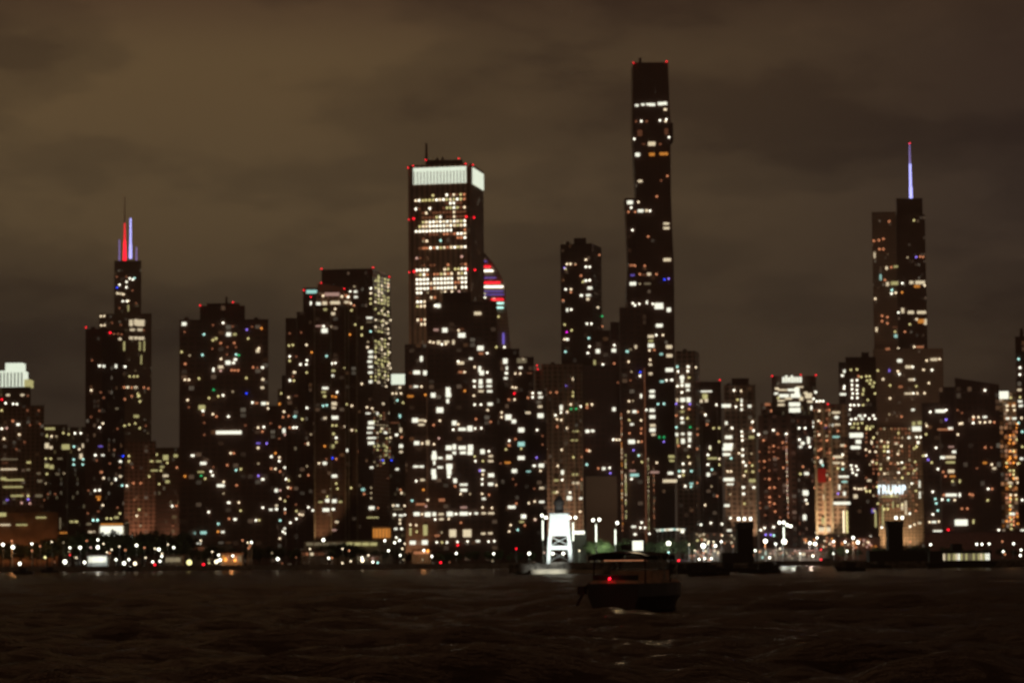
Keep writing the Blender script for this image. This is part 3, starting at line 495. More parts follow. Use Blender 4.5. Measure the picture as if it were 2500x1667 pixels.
I="y 60,335,50,50 120,555 158,555 110,765,80 160,810 158,650 w 140,393 95,690,25,35 80,740 80,808 83,878,35,38 208,520,30,35 248,555 192,585,32 225,618,62,35 220,680,75,50 215,700,80,35 210,738,65,32 245,670,30 225,912,85,35 235,945,60,25 212,1093,50,30 208,400,75,35 188,437 c 62,460 160,768 218,855 240,855 60,1090 o 75,530 5,600 145,1027 t 108,843 242,765 g 105,960 235,1015 w 262,293 314,365,25,40 314,395 314,425,28 275,407 368,403,40,32 390,512 398,572 315,580 318,610,25 320,640 322,705 322,745,32 327,790 343,815 327,967,32 400,967,30 328,1012,32 c 310,297 297,730 332,885 y 287,358 383,618,50,30 345,855 388,815 393,858,30 390,920,60,35 335,1080 o 380,555 368,795 g 383,733 w 435,600 538,570 628,595 o 470,640 568,595 540,680 603,655 475,785 510,910 545,967 512,970 512,1035 512,1070 607,830 d 510,690 573,690 440,720 508,720 540,720 440,785 510,775 570,765 545,755 475,830 508,850 440,850 480,908 575,905 445,1075 445,1110 513,1095 480,1160 585,1175 580,1030 o 545,1080 550,1135 w 710,555 752,555 712,635,25 775,640,40,60 735,660,60,35 720,685,45 785,685 762,871,78,32 755,1005,95,48 757,1055,30 748,1175,55,50 y 720,873 c 765,1080 o 737,823 w 660,290,60,30 700,295,45,60 690,330,80,40 610,330,80,35 555,315,40 683,390,90,40 685,430,90,45 830,305,30 800,415,18,40 c 560,280,40,20 600,290,80,25 590,365,60,25 590,393,60,28 780,330,60,50 790,370,50,30 640,350,60 730,350,40,40 760,310,40 720,270,60,20 y 570,345,30 o 495,390,50,30 520,435 w 815,352 838,352 860,350 882,350 813,515,32,35 815,545 868,790,30,40 975,480,40,30 940,535,35,30 1010,675 1025,892,85,26 995,965,25,50 1030,1010,30,40 1008,1077,138,32 c 850,505 855,435 853,600 963,447,85,25 980,530,50,22 1018,740 985,755,80,30 970,797,75,25 1020,805,30 890,1260,100,45 840,1280,40 888,1035,25,50 v 890,550 985,1010 o 850,710 930,725 900,535 985,575 1035,678 955,765 883,960,20,50 t 880,812 965,616,72,22 1018,840 1030,928,50,25 y 985,835 885,1200,40,60",
J="o 326,597 225,725 258,722 288,712 262,780 288,780 530,830 550,832 340,900 298,983 280,1220 315,1228 280,1255 315,1270 430,1325 317,1438,40 530,1425,60 y 490,590 370,895,40,25 362,1005,60,35 463,1275 365,1325 c 230,820,15,50 310,905,25,30 315,1010,30,38 473,1000,38,32 530,1000,75,35 560,1020 370,1068 235,1107 415,1185,30,45 470,1197,52,32 540,1197,70,32 507,1242 565,1260,30,50 243,1310,12,40 387,1435 492,1425 g 448,835 v 505,832 t 270,965,20,50 345,1050,25 370,1353,32,32 w 413,1005 342,1073 388,1198 k 510,1025,50,30 412,1065 540,1255,60,40 d 365,1295,50",
K="w 417,87,45,35 508,130 415,180 642,152 515,218 513,313 510,428,35 535,560,75,45 483,622,30 535,618 562,618 545,655,18,30 337,718 338,762 432,795 410,865 293,1245 502,940 555,945,22,60 557,1020,22,60 487,1150 490,1240 c 480,130,60,32 605,85 655,78,60,30 695,75 405,160,18 583,150 302,215,28 498,218,50 620,242 480,315,70,25 540,313 590,312 350,348 605,540 222,655,22,38 290,645 335,655 393,662,35 430,680,20 182,705 208,718 250,720 405,735 228,790 405,800 312,872 205,920,40 435,1100,30,60 460,1110,25,110 520,1225 555,1215,35 v 345,155,18,40 235,1130,50,50 y 350,258 533,265 515,525,35,40 555,520,40,40 518,697 600,598 255,800 450,830 350,1030,130,20 265,1080 240,1130,30 300,1160,20,150 250,1190,25,120 370,1090,20,60 405,1095 520,850 525,790 477,870 530,992 o 423,268,40 430,475 355,800 270,875 530,1130 g 345,460 600,525 d 310,915 w 85,225,28 120,222 85,255 122,260 85,285 120,290 90,315 122,315 85,345 122,345 75,395 100,395 130,395 72,425 175,468 140,470,40 235,468 80,495 110,490,30 155,490,35 205,490 245,490 70,525 115,605,105,45 130,650,50,40 110,690,80,35 80,815 115,820 85,840 125,845,25 90,865 115,880 32,160,28,35 18,190,30 32,265 30,280 25,320,60,28 20,740 y 190,225 215,222 210,245 240,240 165,290,20,40 160,320 195,360 245,315 230,265,30 77,150 120,148 265,155 150,200 185,195 208,195 162,395 100,525 125,525 155,520 190,545 225,545,40 90,550,40 130,555 o 130,195 c 105,975,25 130,978 150,978 175,975 20,675,40 20,800 110,1030,40,40 w 630,443 700,437,80,35 740,430 770,558,45,30 1010,292 1010,478,40 928,520 795,720,40,30 715,760,45,32 775,1020,90,32 835,1020,20,38 712,1052 1033,978 670,692 600,745 683,840 647,998 648,1155 655,1208,45 845,1212,100,55 692,1273,95,28 v 740,497 615,775 o 735,565,120,25 930,495 1075,515 720,860 735,890 725,1020 905,1015 925,1020 1012,690 1060,978 850,1115,28 888,1115 c 850,522,28 835,525 930,478 965,480 975,515 1010,515 1045,512 770,757,80,30 775,855,55,35 800,1055 1058,808 1075,835,38 625,1208 690,1205 822,600 p 775,685,50,20 y 770,793,75,28 785,925 835,925,20,35 1030,1057 580,748 640,795 930,1205,18,40 k 785,890,50,25 1010,797,40 t 755,1055 665,1048 672,1078 682,1128 r 755,1262 d 1055,690 955,835 820,430 850,450 y 1190,345 1185,850 1245,800 1190,1050 1230,1050 1195,1190 1195,1225 1195,1255 c 1165,400,32 1210,400,32 1165,430 1215,430 1230,903,45 1185,935,40 1240,935 1190,1020 1225,1020 w 1168,488,35 1215,488,40 1200,1152,50,30 k 1185,755 1215,720 1170,780 1210,605 1180,660 1210,660 1225,760 1235,1170 1240,1220 t 1245,75 1243,520 1270,580 c 1250,290,40 1240,805 1265,485 w 1255,370,40 1260,400,40 1255,135 1253,183 1265,768,35 1270,1055 y 1255,340 1270,685",
)
for k_, s_ in LIGHTS.items():
    for px, py, w, h, code in parse(k_, s_): add_light(px, py, w, h, code)
for y in range(300, 1290, 34):
    rk = random.random() < .85
    for j in range(5):
        if rk and random.random() < .85 and not (640 < y < 700): px, py = cr('C', 2022 + j * 30, y + j * 7); add_light(px, py, 4.5, 3.4, random.choice('gyygc'))
for y in range(20, 560, 30):
    for j in range(6):
        if random.random() < .6: px, py = cr('D', 2010 + j * 30, y + j * 3); add_light(px, py, 4.5, 3.2, random.choice('ggyd'))
for i in range(150):   # floor-lit rooms on the spired skyscraper's lower floors and the orange tower
    px, py = cr('K', 185 + 25 * random.randrange(15), 560 + 31 * random.randrange(19)); add_light(px, py, 3.0, 4.2, random.choice('dddgdy'))
for i in range(48):
    px, py = cr('K', 1162 + 24 * random.randrange(4), 500 + 27 * random.randrange(28)); add_light(px, py, 3.2, 3.2, random.choice('kodydo'))
for i in range(45):
    px, py = cr('I', 824 + 21 * random.randrange(6), 430 + 30 * random.randrange(19)); add_light(px, py, 3.2, 3.6, random.choice('ddgo'))
AON = [(437, ".....y...wdcdyo"), (470, "cwyyyywcwycywyo"), (497, ".........dwwdd."), (530, "wd..w...dyywydc"), (562, "..dc.ddddddcddd"), (595, "..ddddyw.ddcddd"),
       (628, "..ycwwcwcwcwcyw"), (658, ".yccwwwwwcwcycw"), (692, "wwwwwwwwwww...o"), (718, "....ddd.oodowwc"), (748, "..d.........oow"), (764, "..gc...t......."),
       (815, ".doowowycocwycw"), (885, "pd...........p."), (940, "..d.dd...o...do"), (972, "wwww....cy.yyww"), (1005, "dywo.ooycoc.cyw"), (1040, "wwww.wwwwww.cww"),
       (1070, "wwwwcwwwwwwooww"), (1105, "wwwwocwwwwwc.ww"), (1135, "ww.g...gc.c.p.."), (1172, "d...co........."), (1200, "wwc..g........."), (1232, "ycc..w........."), (1330, "coc............"), (1362, ".cc............")]
for y, row in AON:
    for i, ch in enumerate(row):
        if ch != '.':
            px, py = cr('E', 163 + 25 * i + (y - 437) * .018, y + 4 - i * .9); add_light(px, py, 3.9, 4.4, ch)

# ------------------------------------------------------------ shoreline lights: street lamps, moored boats, cars
SHORE = dict(
a="w 45,385,70 180,420,80 440,375 960,428 1098,425,75 1340,422,85 890,620,100 275,645,70 315,733,60 1160,628,65 1590,590 1700,640,80 1765,590 1775,692 2090,620 2215,545 2190,612 1800,283,65 1870,395,60 2175,450,70 1290,290 1340,320 c 675,715,55 1850,645,100,50 2120,440 p 1245,425 g 870,355 r 960,525 2135,590 y 620,560,70 o 1715,460 1978,428 d 175,360 750,620",
b="w 105,288 138,425 1200,355 752,528 770,595,70 945,540 1560,582,68 2255,570 2183,322,70 c 2000,445 720,620,100,60 k 850,590,110,100 975,600,80 r 562,590 557,645 y 350,628,150,50 620,635 g 1480,500 d 1620,640 1810,560",
c="w 700,487 833,540 1105,485 1197,552 1478,518 1907,522 2315,520 395,568 520,617 657,373 790,335 770,395 825,370 c 170,632 265,608 400,600,80 470,540 r 1310,628 2165,465 g 1893,603 870,590 1090,590 t 575,625 k 1150,490,60,50 d 1400,620",
d="w 1570,500,90 1685,440 1665,515 1735,515 1590,610,65 1795,600 70,885,75 410,885,70 560,885,75 0,350 2070,740,115 t 2070,870 c 790,845 2130,1100 p 285,870 155,405 r 2230,965 b 2258,1103",
e="w 375,215 510,193 655,207 765,130 750,290,80 370,345,80 415,340 645,437 568,490,55 410,490,110 355,665 428,655 515,655 400,750 447,752 730,765 1087,553 1165,285 1215,258 1333,245 1220,430,90 1353,465 1465,435,125 1275,645 1680,592 1840,622 1255,735 1200,785,80 1895,385 1800,455,75 1870,465,80 2160,382 2110,435 2260,440 2110,590 2285,560 2335,760 140,310,60 t 305,360 1335,355 1065,780 c 480,435 545,440 825,638,80 r 105,660 1390,700 1960,680 1945,540 b 240,790 300,775 n 480,830 v 1230,345 1295,345 o 1060,615 1215,500 2120,490 g 1570,655",
f="w 120,385,75 180,445,80 350,375 580,715 498,255 865,240 860,70 1150,378 1300,375 1130,475 1195,595 1730,470 1800,470 1893,465 1940,350 2020,285 2212,462 2075,565 2310,545 2300,615 2340,290,90 c 483,722 1595,382 1683,378 o 2065,435 2100,600 865,440")
rs = random.Random(11)
for kk, (x0, x1, n_) in dict(a=(20, 2300, 16), b=(60, 1500, 9), c=(50, 1100, 5), e=(60, 2300, 16)).items():   # faint small lamps between the bright ones
    for i in range(n_): SHORE[kk] += ' %s %d,%d,24,24' % (rs.choice('cogcoc'), rs.uniform(x0, x1), (rs.uniform(1318, 1368) - CROP[kk][1]) / CROP[kk][2])
def nearest(px): return min(NICK, key=lambda n: abs(n[0] - px))[1]
ORD = ['first', 'second', 'third', 'fourth', 'fifth', 'sixth', 'seventh', 'eighth', 'ninth', 'tenth', 'eleventh', 'twelfth', 'thirteenth', 'fourteenth', 'fifteenth', 'sixteenth', 'seventeenth', 'eighteenth', 'nineteenth', 'twentieth']
def label_series(items, fmt):
    """items: (px, object); gives each a label from the tower behind it and its order there"""
    by = {}
    for px, o in items: by.setdefault(nearest(px), []).append((px, o))
    for nk, l in by.items():
        l.sort(key=lambda t: t[0])
        for i, (px, o) in enumerate(l):
            o['label'] = fmt[0].format(nk) if len(l) == 1 else fmt[1].format(ORD[min(i, 19)], nk)
CW = dict(w='white', c='cream', y='yellow', o='orange', k='amber', t='teal', b='blue', v='violet', r='red', n='green', p='pink', g='pale', d='dim')
lamp_items = {}; boat_items = []; car_items = []
_lm = {}
def lamp_mesh(code, r):
    key = (code, round(r, 1))
    if key not in _lm:
        o = MB().ball((0, 0, 0), r, 10); me = bpy.data.meshes.new('lamp_head'); me.from_pydata([tuple(v) for v in o.v], [], o.f); me.materials.append(glow(code, .3)); _lm[key] = me
    return _lm[key]
def me_of(q, mat, name):
    me = bpy.data.meshes.new(name); me.from_pydata([tuple(v) for v in q.v], [], q.f); me.materials.append(mat); return me
boat_hull_me = me_of((lambda q: q.add([(-1.2, -3.5, .9), (1.2, -3.5, .9), (1.3, 1, 1.0), (0, 4, 1.3), (-1.3, 1, 1.0), (-.9, -3.4, -.3), (.9, -3.4, -.3), (.9, 1, -.3), (0, 3, -.3), (-.9, 1, -.3)],
    [(0, 1, 2, 3, 4), (5, 6, 1, 0), (6, 7, 2, 1), (7, 8, 3, 2), (8, 9, 4, 3), (9, 5, 0, 4)]))(MB()), MAT_dark, 'hull')
boat_cab_me = me_of(MB().box(-.9, .9, -1.2, 1.2, .95, 2.1).box(-1.0, 1.0, -1.5, 1.3, 2.1, 2.2), MAT_dark, 'cabin')
car_body_me = me_of(MB().box(-2.2, 2.2, -.9, .9, .35, .95).add([(-1.3, -.8, .95), (1.2, -.8, .95), (1.2, .8, .95), (-1.3, .8, .95), (-.8, -.7, 1.45), (.7, -.7, 1.45), (.7, .7, 1.45), (-.8, .7, 1.45)],
    [(4, 5, 6, 7), (0, 1, 5, 4), (1, 2, 6, 5), (2, 3, 7, 6), (3, 0, 4, 7)]), plain('car_paint', (.06, .05, .05), .3), 'body')
car_wheel_me = me_of(MB().bar((0, -.1, 0), (0, .1, 0), .33, .33, 12), MAT_dark, 'wheel')
SHORE_Y = 1262.0
for k_, s_ in SHORE.items():
    for px, py, w, h, code in parse(k_, s_):
        hy = 1370 - (px - 1250) * .008
        if py < 1312:
            if add_light(px, py, w, h, code): continue
        r = .42 + .05 * (w - 5) + (.12 if code == 'w' else 0)
        if code in 'rkb' and py > hy - 22 and py < hy + 6 and code == 'r':
            D = 1275 + random.random() * 20; p = P(px, py, D); root = empty('parked_car', (p.x + 1.6, D, 2.0 + 0), None, 'car', 'cars along the shore road')
            z = max(.7, min(1.1, p.z - 2)); 
            link_mesh('body', car_body_me, root); 
            for wx in (-1.4, 1.4): link_mesh('wheel', car_wheel_me, root, (wx, -.85, .33))
            link_mesh('tail_light', lamp_mesh('r', .45), root, (-2.1, -.75, .8)); car_items.append((px, root)); continue
        if py > hy + 4:   # below the land edge: light on a small moored boat
            D = CAMZ * FPX / max(12, (py - hy + 6)) * .8; D = min(D, 1225); p = P(px, py, D)
            root = empty('moored_boat', (p.x, D, 0), None, 'boat', 'small boats moored off the shore', rz=random.uniform(.9, 2.2))
            link_mesh('hull', boat_hull_me, root); link_mesh('cabin', boat_cab_me, root)
            zz = max(p.z, 1.0); link_mesh('mast', me_of(MB().bar((0, -.2, .9), (0, -.2, max(zz, 2.4)), .05), MAT_pole, 'mast'), root)
            link_mesh('lamp', lamp_mesh(code, r * .9 * D / 1270), root, (0, -.2, zz)); boat_items.append((px, root)); continue
        D = 1272 + random.random() * 26; p = P(px, py, D)
        root = empty('street_lamp', (p.x, D, 2.0), None, 'street lamp', CW[code] + ' lamps along the shore')
        H = max(p.z - 2, .9)
        q = MB().bar((0, 0, 0), (0, 0, H), .11, .07).bar((0, 0, H * .96), (0, -.7, H), .05)
        link_mesh('pole', me_of(q, MAT_pole, 'pole'), root); link_mesh('lamp_head', lamp_mesh(code, r), root, (0, -.8, H)); lamp_items.setdefault(code, []).append((px, root))
for code, l in lamp_items.items():
    label_series(l, (CW[code] + ' shore lamp in front of the {}', '{} ' + CW[code] + ' shore lamp from the left in front of the {}'))
label_series(boat_items, ('small dark boat with one light moored before the {}', '{} small lit boat from the left moored before the {}'))
label_series(car_items, ('dark car with a red tail light on shore before the {}', '{} dark car with red tail light from left before the {}'))

# windows out of the collected points
def window_mesh(items):
    vs = []; fs = []
    for hit, nrm, w, h, code, dist in items:
        n = Vector((nrm.x, nrm.y, 0)).normalized(); u = Vector((-n.y, n.x, 0)); s = dist / FPX
        a = u * (w * s / 2); b = Vector((0, 0, h * s / 2)); c = hit + n * .9; k = len(vs)
        vs += [c - a - b, c + a - b, c + a + b, c - a + b]; bk = -n * .8; vs += [v + bk for v in vs[k:k + 4]]
        fs += [tuple(k + i for i in f) for f in ((0, 1, 2, 3), (1, 5, 6, 2), (4, 0, 3, 7), (3, 2, 6, 7), (4, 5, 1, 0))]
    return vs, fs
for rn, items in WIN.items():
    root = bpy.data.objects[rn]; items.sort(key=lambda t: -t[2] * t[3])
    for k, it in enumerate(items[:100]):
        vs, fs = window_mesh([it]); mesh_obj('window', vs, fs, glow(it[4], min(1, it[2] * it[3] / 41)), root)
    rest = items[100:]
    if rest:
        mats = {}; o = None; vs, fs = window_mesh(rest); o = mesh_obj('window_rows', vs, fs, None, root); o['kind'] = 'stuff'
        for i, it in enumerate(rest):
            m = glow(it[4], min(1, it[2] * it[3] / 41))
            if m.name not in mats: mats[m.name] = len(mats); o.data.materials.append(m)
            for j in range(5): o.data.polygons[i * 5 + j].material_index = mats[m.name]
# red roof beacons
for nick, k_, pts_ in [('grey slab tower', 'A', [(632, 962)]), ('wide black tower', 'C', [(347, 570), (662, 540)]), ('pale-panelled tower', 'C', [(1340, 425)]), ('lit-crowned ribbed tower', 'C', [(1407, 490), (1728, 410), (1505, 355)]),
                       ('flat black-topped tower', 'C', [(1508, 220), (2002, 208), (2158, 297)]), ('white-banded skyscraper', 'E', [(235, 180), (473, 170), (522, 208), (576, 215), (143, 222), (107, 235), (112, 610), (115, 990)]),
                       ('brown pier-fronted tower', 'F', [(918, 240), (923, 265)]), ('beacon-topped block', 'I', [(163, 220)]), ('bright-crowned tower', 'I', [(527, 193), (727, 185), (832, 187)]),
                       ('red-banner tower', 'I', [(915, 387)]), ('spired skyscraper', 'J', [(462, 80)]), ('tallest tower', 'G', [(558, 92), (777, 83)])]:
    root = ROOTS[nick]; D = (root['d0'] if 'd0' in root else 2025) - 1.5
    if nick == 'spired skyscraper': D = 2799
    for x, y in pts_:
        px, py = cr(k_, x, y); p = P(px, py, D); rr = 1.45 * D / FPX
        q = MB().ball(p, rr, 8)
        mesh_obj('beacon_light', q.v, q.f, glow('r', .3), root)

# ------------------------------------------------------------ land, road, low shore buildings
GY = 1262
m, t, b = new_mat('night_park_ground')
c = N(t, 'ShaderNodeTexCoord'); n = N(t, 'ShaderNodeTexNoise'); t.links.new(c.outputs['Object'], n.inputs[0]); n.inputs['Scale'].default_value = .08; n.inputs['Detail'].default_value = 6
t.links.new(ramp(t, n.outputs[0], [(.35, (.05, .045, .03, 1)), (.65, (.12, .1, .075, 1))]), b.inputs['Base Color']); b.inputs['Roughness'].default_value = .9
o = MB().box(-4500, 4500, GY, 9000, -3, 2.0).build('ground', m); tag(o, kind='structure')
o = MB().box(-900, 900, GY + 8, GY + 26, 2.004, 2.03).build('road', plain('asphalt', (.05, .045, .045), .8)); tag(o, kind='structure')
o = MB().box(-900, 900, GY - 1.2, GY - .01, -2, 2.35).build('seawall', MAT_conc); tag(o, 'long low concrete seawall along the city shore', 'seawall')
def low(name, label, L, Rr, pyT, D, depth, mat, cat, lamps=(), cornice=True):
    a = P(L, pyT, D); bb = P(Rr, pyT, D); root = empty(name, ((a.x + bb.x) / 2, D + depth / 2, 2), label, cat)
    vs, fs, uv = prism([(a.x, D), (bb.x, D), (bb.x, D + depth), (a.x, D + depth)], 2.0, a.z); mesh_obj('walls', vs, fs, mat, root, uvs=uv)
    if cornice: q = MB().box(a.x - .6, bb.x + .6, D - .6, D + depth + .6, a.z + .004, a.z + .5); mesh_obj('roof', q.v, q.f, MAT_roof, root)
    return root, a, bb
def strip(root, name, L, Rr, yT, yB, D, code, cov=1.0):
    a = P(L, yT, D); bb = P(Rr, yT, D); zb = P(L, yB, D).z; q = MB().box(a.x, bb.x, D, D + .3, zb, a.z); return mesh_obj(name, q.v, q.f, glow(code, cov), root)
rp, a, bb = low('pavilion', 'dazzling white-lit pavilion with an amber roof edge near the left', 240, 306, 1280, 1330, 14, MAT_pav, 'pavilion')
strip(rp, 'lit_front', 245, 300, 1284, 1316, 1329.3, 'w', 1); strip(rp, 'roof_edge_light', 246, 300, 1277.5, 1281, 1329.3, 'k', .8)
rp, a, bb = low('pavilion', 'low cream-lit pavilion below the wide black tower', 398, 560, 1331, 1345, 14, MAT_pav, 'pavilion')
strip(rp, 'lit_front', 402, 470, 1333, 1339, 1344.4, 'g', .6); strip(rp, 'lit_front', 472, 498, 1335, 1343, 1344.4, 'd', .8)
rp, a, bb = low('pavilion', 'long low beige pavilion under the lit-crowned ribbed tower', 742, 925, 1321, 1350, 16, MAT_pav, 'pavilion')
for i in range(9): strip(rp, 'lit_front', 748 + i * 19.5, 764 + i * 19.5, 1324, 1331, 1349.4, 'g' if i < 5 else 'y', .9)  # floodlight on the pavilion put in as glowing strips
rp, a, bb = low('orange_kiosk', 'small facade glowing deep orange right of the long beige pavilion', 908, 956, 1286, 1372, 10, MAT_pav, 'facade')
strip(rp, 'lit_front', 911, 952, 1290, 1312, 1371.4, 'k', .95)  # floodlight on the facade put in as glow, columns below too
for i in range(5): strip(rp, 'facade_column', 915 + i * 8, 917 + i * 8, 1289, 1313, 1371.0, 'd', 1)
rp, a, bb = low('marquee', 'white-lit marquee tent on the left shore', 213, 262, 1356, 1285, 8, MAT_white, 'tent')
strip(rp, 'lit_side', 217, 258, 1359, 1372, 1284.4, 'w', .8)
rp, a, bb = low('kiosk', 'small kiosk glowing orange on the shore under the wide black tower', 540, 592, 1352, 1288, 8, MAT_conc, 'kiosk')
for i in range(5): strip(rp, 'lit_side', 542 + i * 10, 549 + i * 10, 1356, 1370, 1287.4, 'kodog'[i], 1)
rp, a, bb = low('kiosk', 'small kiosk with an amber side under the central dark tower', 1005, 1052, 1343, 1300, 8, MAT_conc, 'kiosk')
strip(rp, 'lit_side', 1010, 1048, 1346, 1352, 1299.4, 'o', 1)
for j, (L_, R_, y_, lb_) in enumerate([(735, 800, 1345, 'dim shore shelter with pale strip lights left of the dark trees under the ribbed tower'), (870, 930, 1356, 'dim shore shelter with cream strip lights under the lit-crowned ribbed tower'), (1955, 2020, 1345, 'low shore shed with warm strip lights below the red-banner tower')]):
    rp, a, bb = low('shelter', lb_, L_, R_, y_, 1292, 8, MAT_conc, 'shelter')
    for i in range(6): xx = L_ + 3 + i * (R_ - L_ - 8) / 6; strip(rp, 'lit_side', xx, xx + random.uniform(4, 8), y_ + 4, y_ + 10, 1291.4, random.choice('gopcd'), .8)
rp, a, bb = low('shelter', 'low shore shelter with cream lights left of the wide black tower', 402, 446, 1357, 1290, 8, MAT_conc, 'shelter')
strip(rp, 'lit_side', 405, 440, 1361, 1371, 1289.4, 'g', .7)
D = 1340; a = P(1600, 1290, D); bb = P(1676, 1290, D); rp = empty('canopy', ((a.x + bb.x) / 2, D + 5, 2), 'lavender-white lit canopy on posts right of the motorboat', 'canopy')
q = MB().box(a.x, bb.x, D, D + 9, a.z - .5, a.z); mesh_obj('roof', q.v, q.f, MAT_white, rp)
for i in range(7): x = a.x + (bb.x - a.x) * (i + .5) / 7; q = MB().bar((x, D + .3, 2), (x, D + .3, a.z - .51), .15); mesh_obj('post', q.v, q.f, MAT_pole, rp)
for i in range(12): xx = 1603 + i * 5.9; strip(rp, 'lit_edge', xx, xx + random.uniform(3, 6), 1289 + abs(i - 7) * .5, 1294 + abs(i - 7) * .4, D - .4, random.choice('wwtc'), .9)
rp, a, bb = low('illuminated_board', 'white illuminated board just right of the light tower', 1392, 1431, 1293, 1300, 3, MAT_dark, 'sign', cornice=False)
strip(rp, 'lit_panel', 1397, 1427, 1295.5, 1303.5, 1299.4, 'w', .7)
def scatter(root, L, Rr, y0, y1, D, n, codes, w=2.6):
    for i in range(n):
        p = P(random.uniform(L, Rr), random.uniform(y0, y1), D); s_ = D / FPX * w * random.uniform(.6, 1.3) / 2; q = MB().box(p.x - s_, p.x + s_, D, D + .3, p.z - s_, p.z + s_)
        mesh_obj('window', q.v, q.f, glow(random.choice(codes), .45), root)
rp, a, bb = low('boathouse', 'low boathouse dotted with coloured lights before the brown hotel', 1850, 1972, 1340, 1345, 12, MAT_conc, 'boathouse'); scatter(rp, 1854, 1968, 1343, 1362, 1344.4, 34, 'gpogcdt')
rp, a, bb = low('boathouse', 'low boathouse dotted with lights right of the motorboat', 1680, 1768, 1338, 1345, 12, MAT_conc, 'boathouse'); scatter(rp, 1684, 1764, 1341, 1362, 1344.4, 30, 'gpdocg')
rp, a, bb = low('ticket_hall', 'low hall with small warm windows behind the trees left of the square-boxed tower', 1690, 1800, 1300, 1420, 14, MAT_conc, 'hall'); scatter(rp, 1694, 1796, 1303, 1325, 1419.4, 26, 'ogdcy')
rp, a, bb = low('ticket_hall', 'low hall with reddish windows between the brown hotel and the red-banner tower', 1955, 2045, 1308, 1420, 14, MAT_conc, 'hall'); scatter(rp, 1958, 2042, 1311, 1335, 1419.4, 30, 'opkcod')
rp, a, bb = low('terminal_building', 'long low reddish terminal building near the right edge', 2270, 2520, 1300, 1420, 20, plain('reddish_brick', (.35, .16, .12), .9), 'terminal')
rp, a, bb = low('shore_building', 'low reddish building with small lights below the green-lit office tower', 2050, 2150, 1312, 1400, 20, plain('reddish_wall', (.4, .22, .16), .9), 'building'); scatter(rp, 2054, 2148, 1316, 1338, 1399.4, 30, 'okpdoc')

# floodlights at the bright pools of light, plus added spots for city glow
def spot(name, loc, tgt, energy, col, size=60, blend=.6, typ='SPOT', radius=.5):
    l = bpy.data.lights.new(name, typ); l.energy = energy; l.color = col
    if typ == 'SPOT': l.spot_size = R(size); l.spot_blend = blend
    l.shadow_soft_size = radius
    o = bpy.data.objects.new(name, l); COL.objects.link(o); o.location = loc
    if tgt is not None: o.rotation_euler = (Vector(tgt) - Vector(loc)).to_track_quat('-Z', 'Y').to_euler()
    return o
WARM = (1, .62, .3); ORG = (1, .42, .14); WHT = (.9, 1, .96)
def up(px, D, top_py, energy, col, size=50, off=14):
    p = P(px, 1372, D); spot('facade_floodlight', (p.x, D - off, 3), (p.x, D, P(px, top_py, D).z), energy, col, size)
up(2008, 1700, 1180, 9e4, (1, .72, .42), 60); up(1998, 1700, 1120, 5e4, WARM, 40); up(2135, 2770, 1200, 3.2e4, (1, .72, .4), 90); up(2165, 2770, 1200, 3.2e4, (1, .72, .4), 90); up(2195, 2770, 1150, 3.2e4, (1, .72, .4), 90); up(2225, 2770, 1150, 3.2e4, (1, .72, .4), 90)
up(2190, 2770, 900, 1e5, (1, .66, .42), 60, 160); up(1165, 2440, 1000, 2.2e5, (1, .66, .42), 60, 150)  # added spots standing in for city glow on the two tall towers
for x in (5, 45, 85, 125): up(x, 1600, 1290, 1.5e3, ORG, 130)
up(330, 2030, 1150, 4e4, (1, .5, .3), 70); up(430, 2150, 1200, 3e4, (1, .55, .35), 70); up(1830, 1800, 1180, 4e4, (1, .75, .5), 60); up(1350, 1950, 1150, 4e4, (1, .7, .45), 60); up(1395, 1950, 1150, 4e4, (1, .7, .45), 60)
up(780, 1830, 1150, 3e4, WARM, 60); up(1005, 1601, 1300, 1e4, WARM, 80)
for px, py, D, en, colr in [(1914, 1330, 1290, 9000, WHT), (1935, 1318, 1296, 6000, WHT), (1716, 1335, 1285, 7000, WHT), (1630, 1332, 1280, 5000, WHT), (1480, 1330, 1280, 9000, (.8, 1, .7)), (1435, 1335, 1280, 6000, (.8, 1, .7)),
                            (1868, 1325, 1290, 5000, ORG), (32, 1338, 1285, 4000, ORG), (565, 1368, 1280, 2500, ORG), (1034, 1347, 1290, 1500, ORG), (1980, 1328, 1290, 5000, (1, .8, .7)), (2090, 1325, 1290, 4000, (1, .6, .35)), (240, 1362, 1276, 1500, WHT), (1755, 1365, 1270, 3000, (1, .85, .8)), (1700, 1368, 1270, 3000, (1, .8, .8))]:
    p = P(px, py, D); spot('shore_floodlight', p, None, en * .7, colr, typ='POINT', radius=1.0)

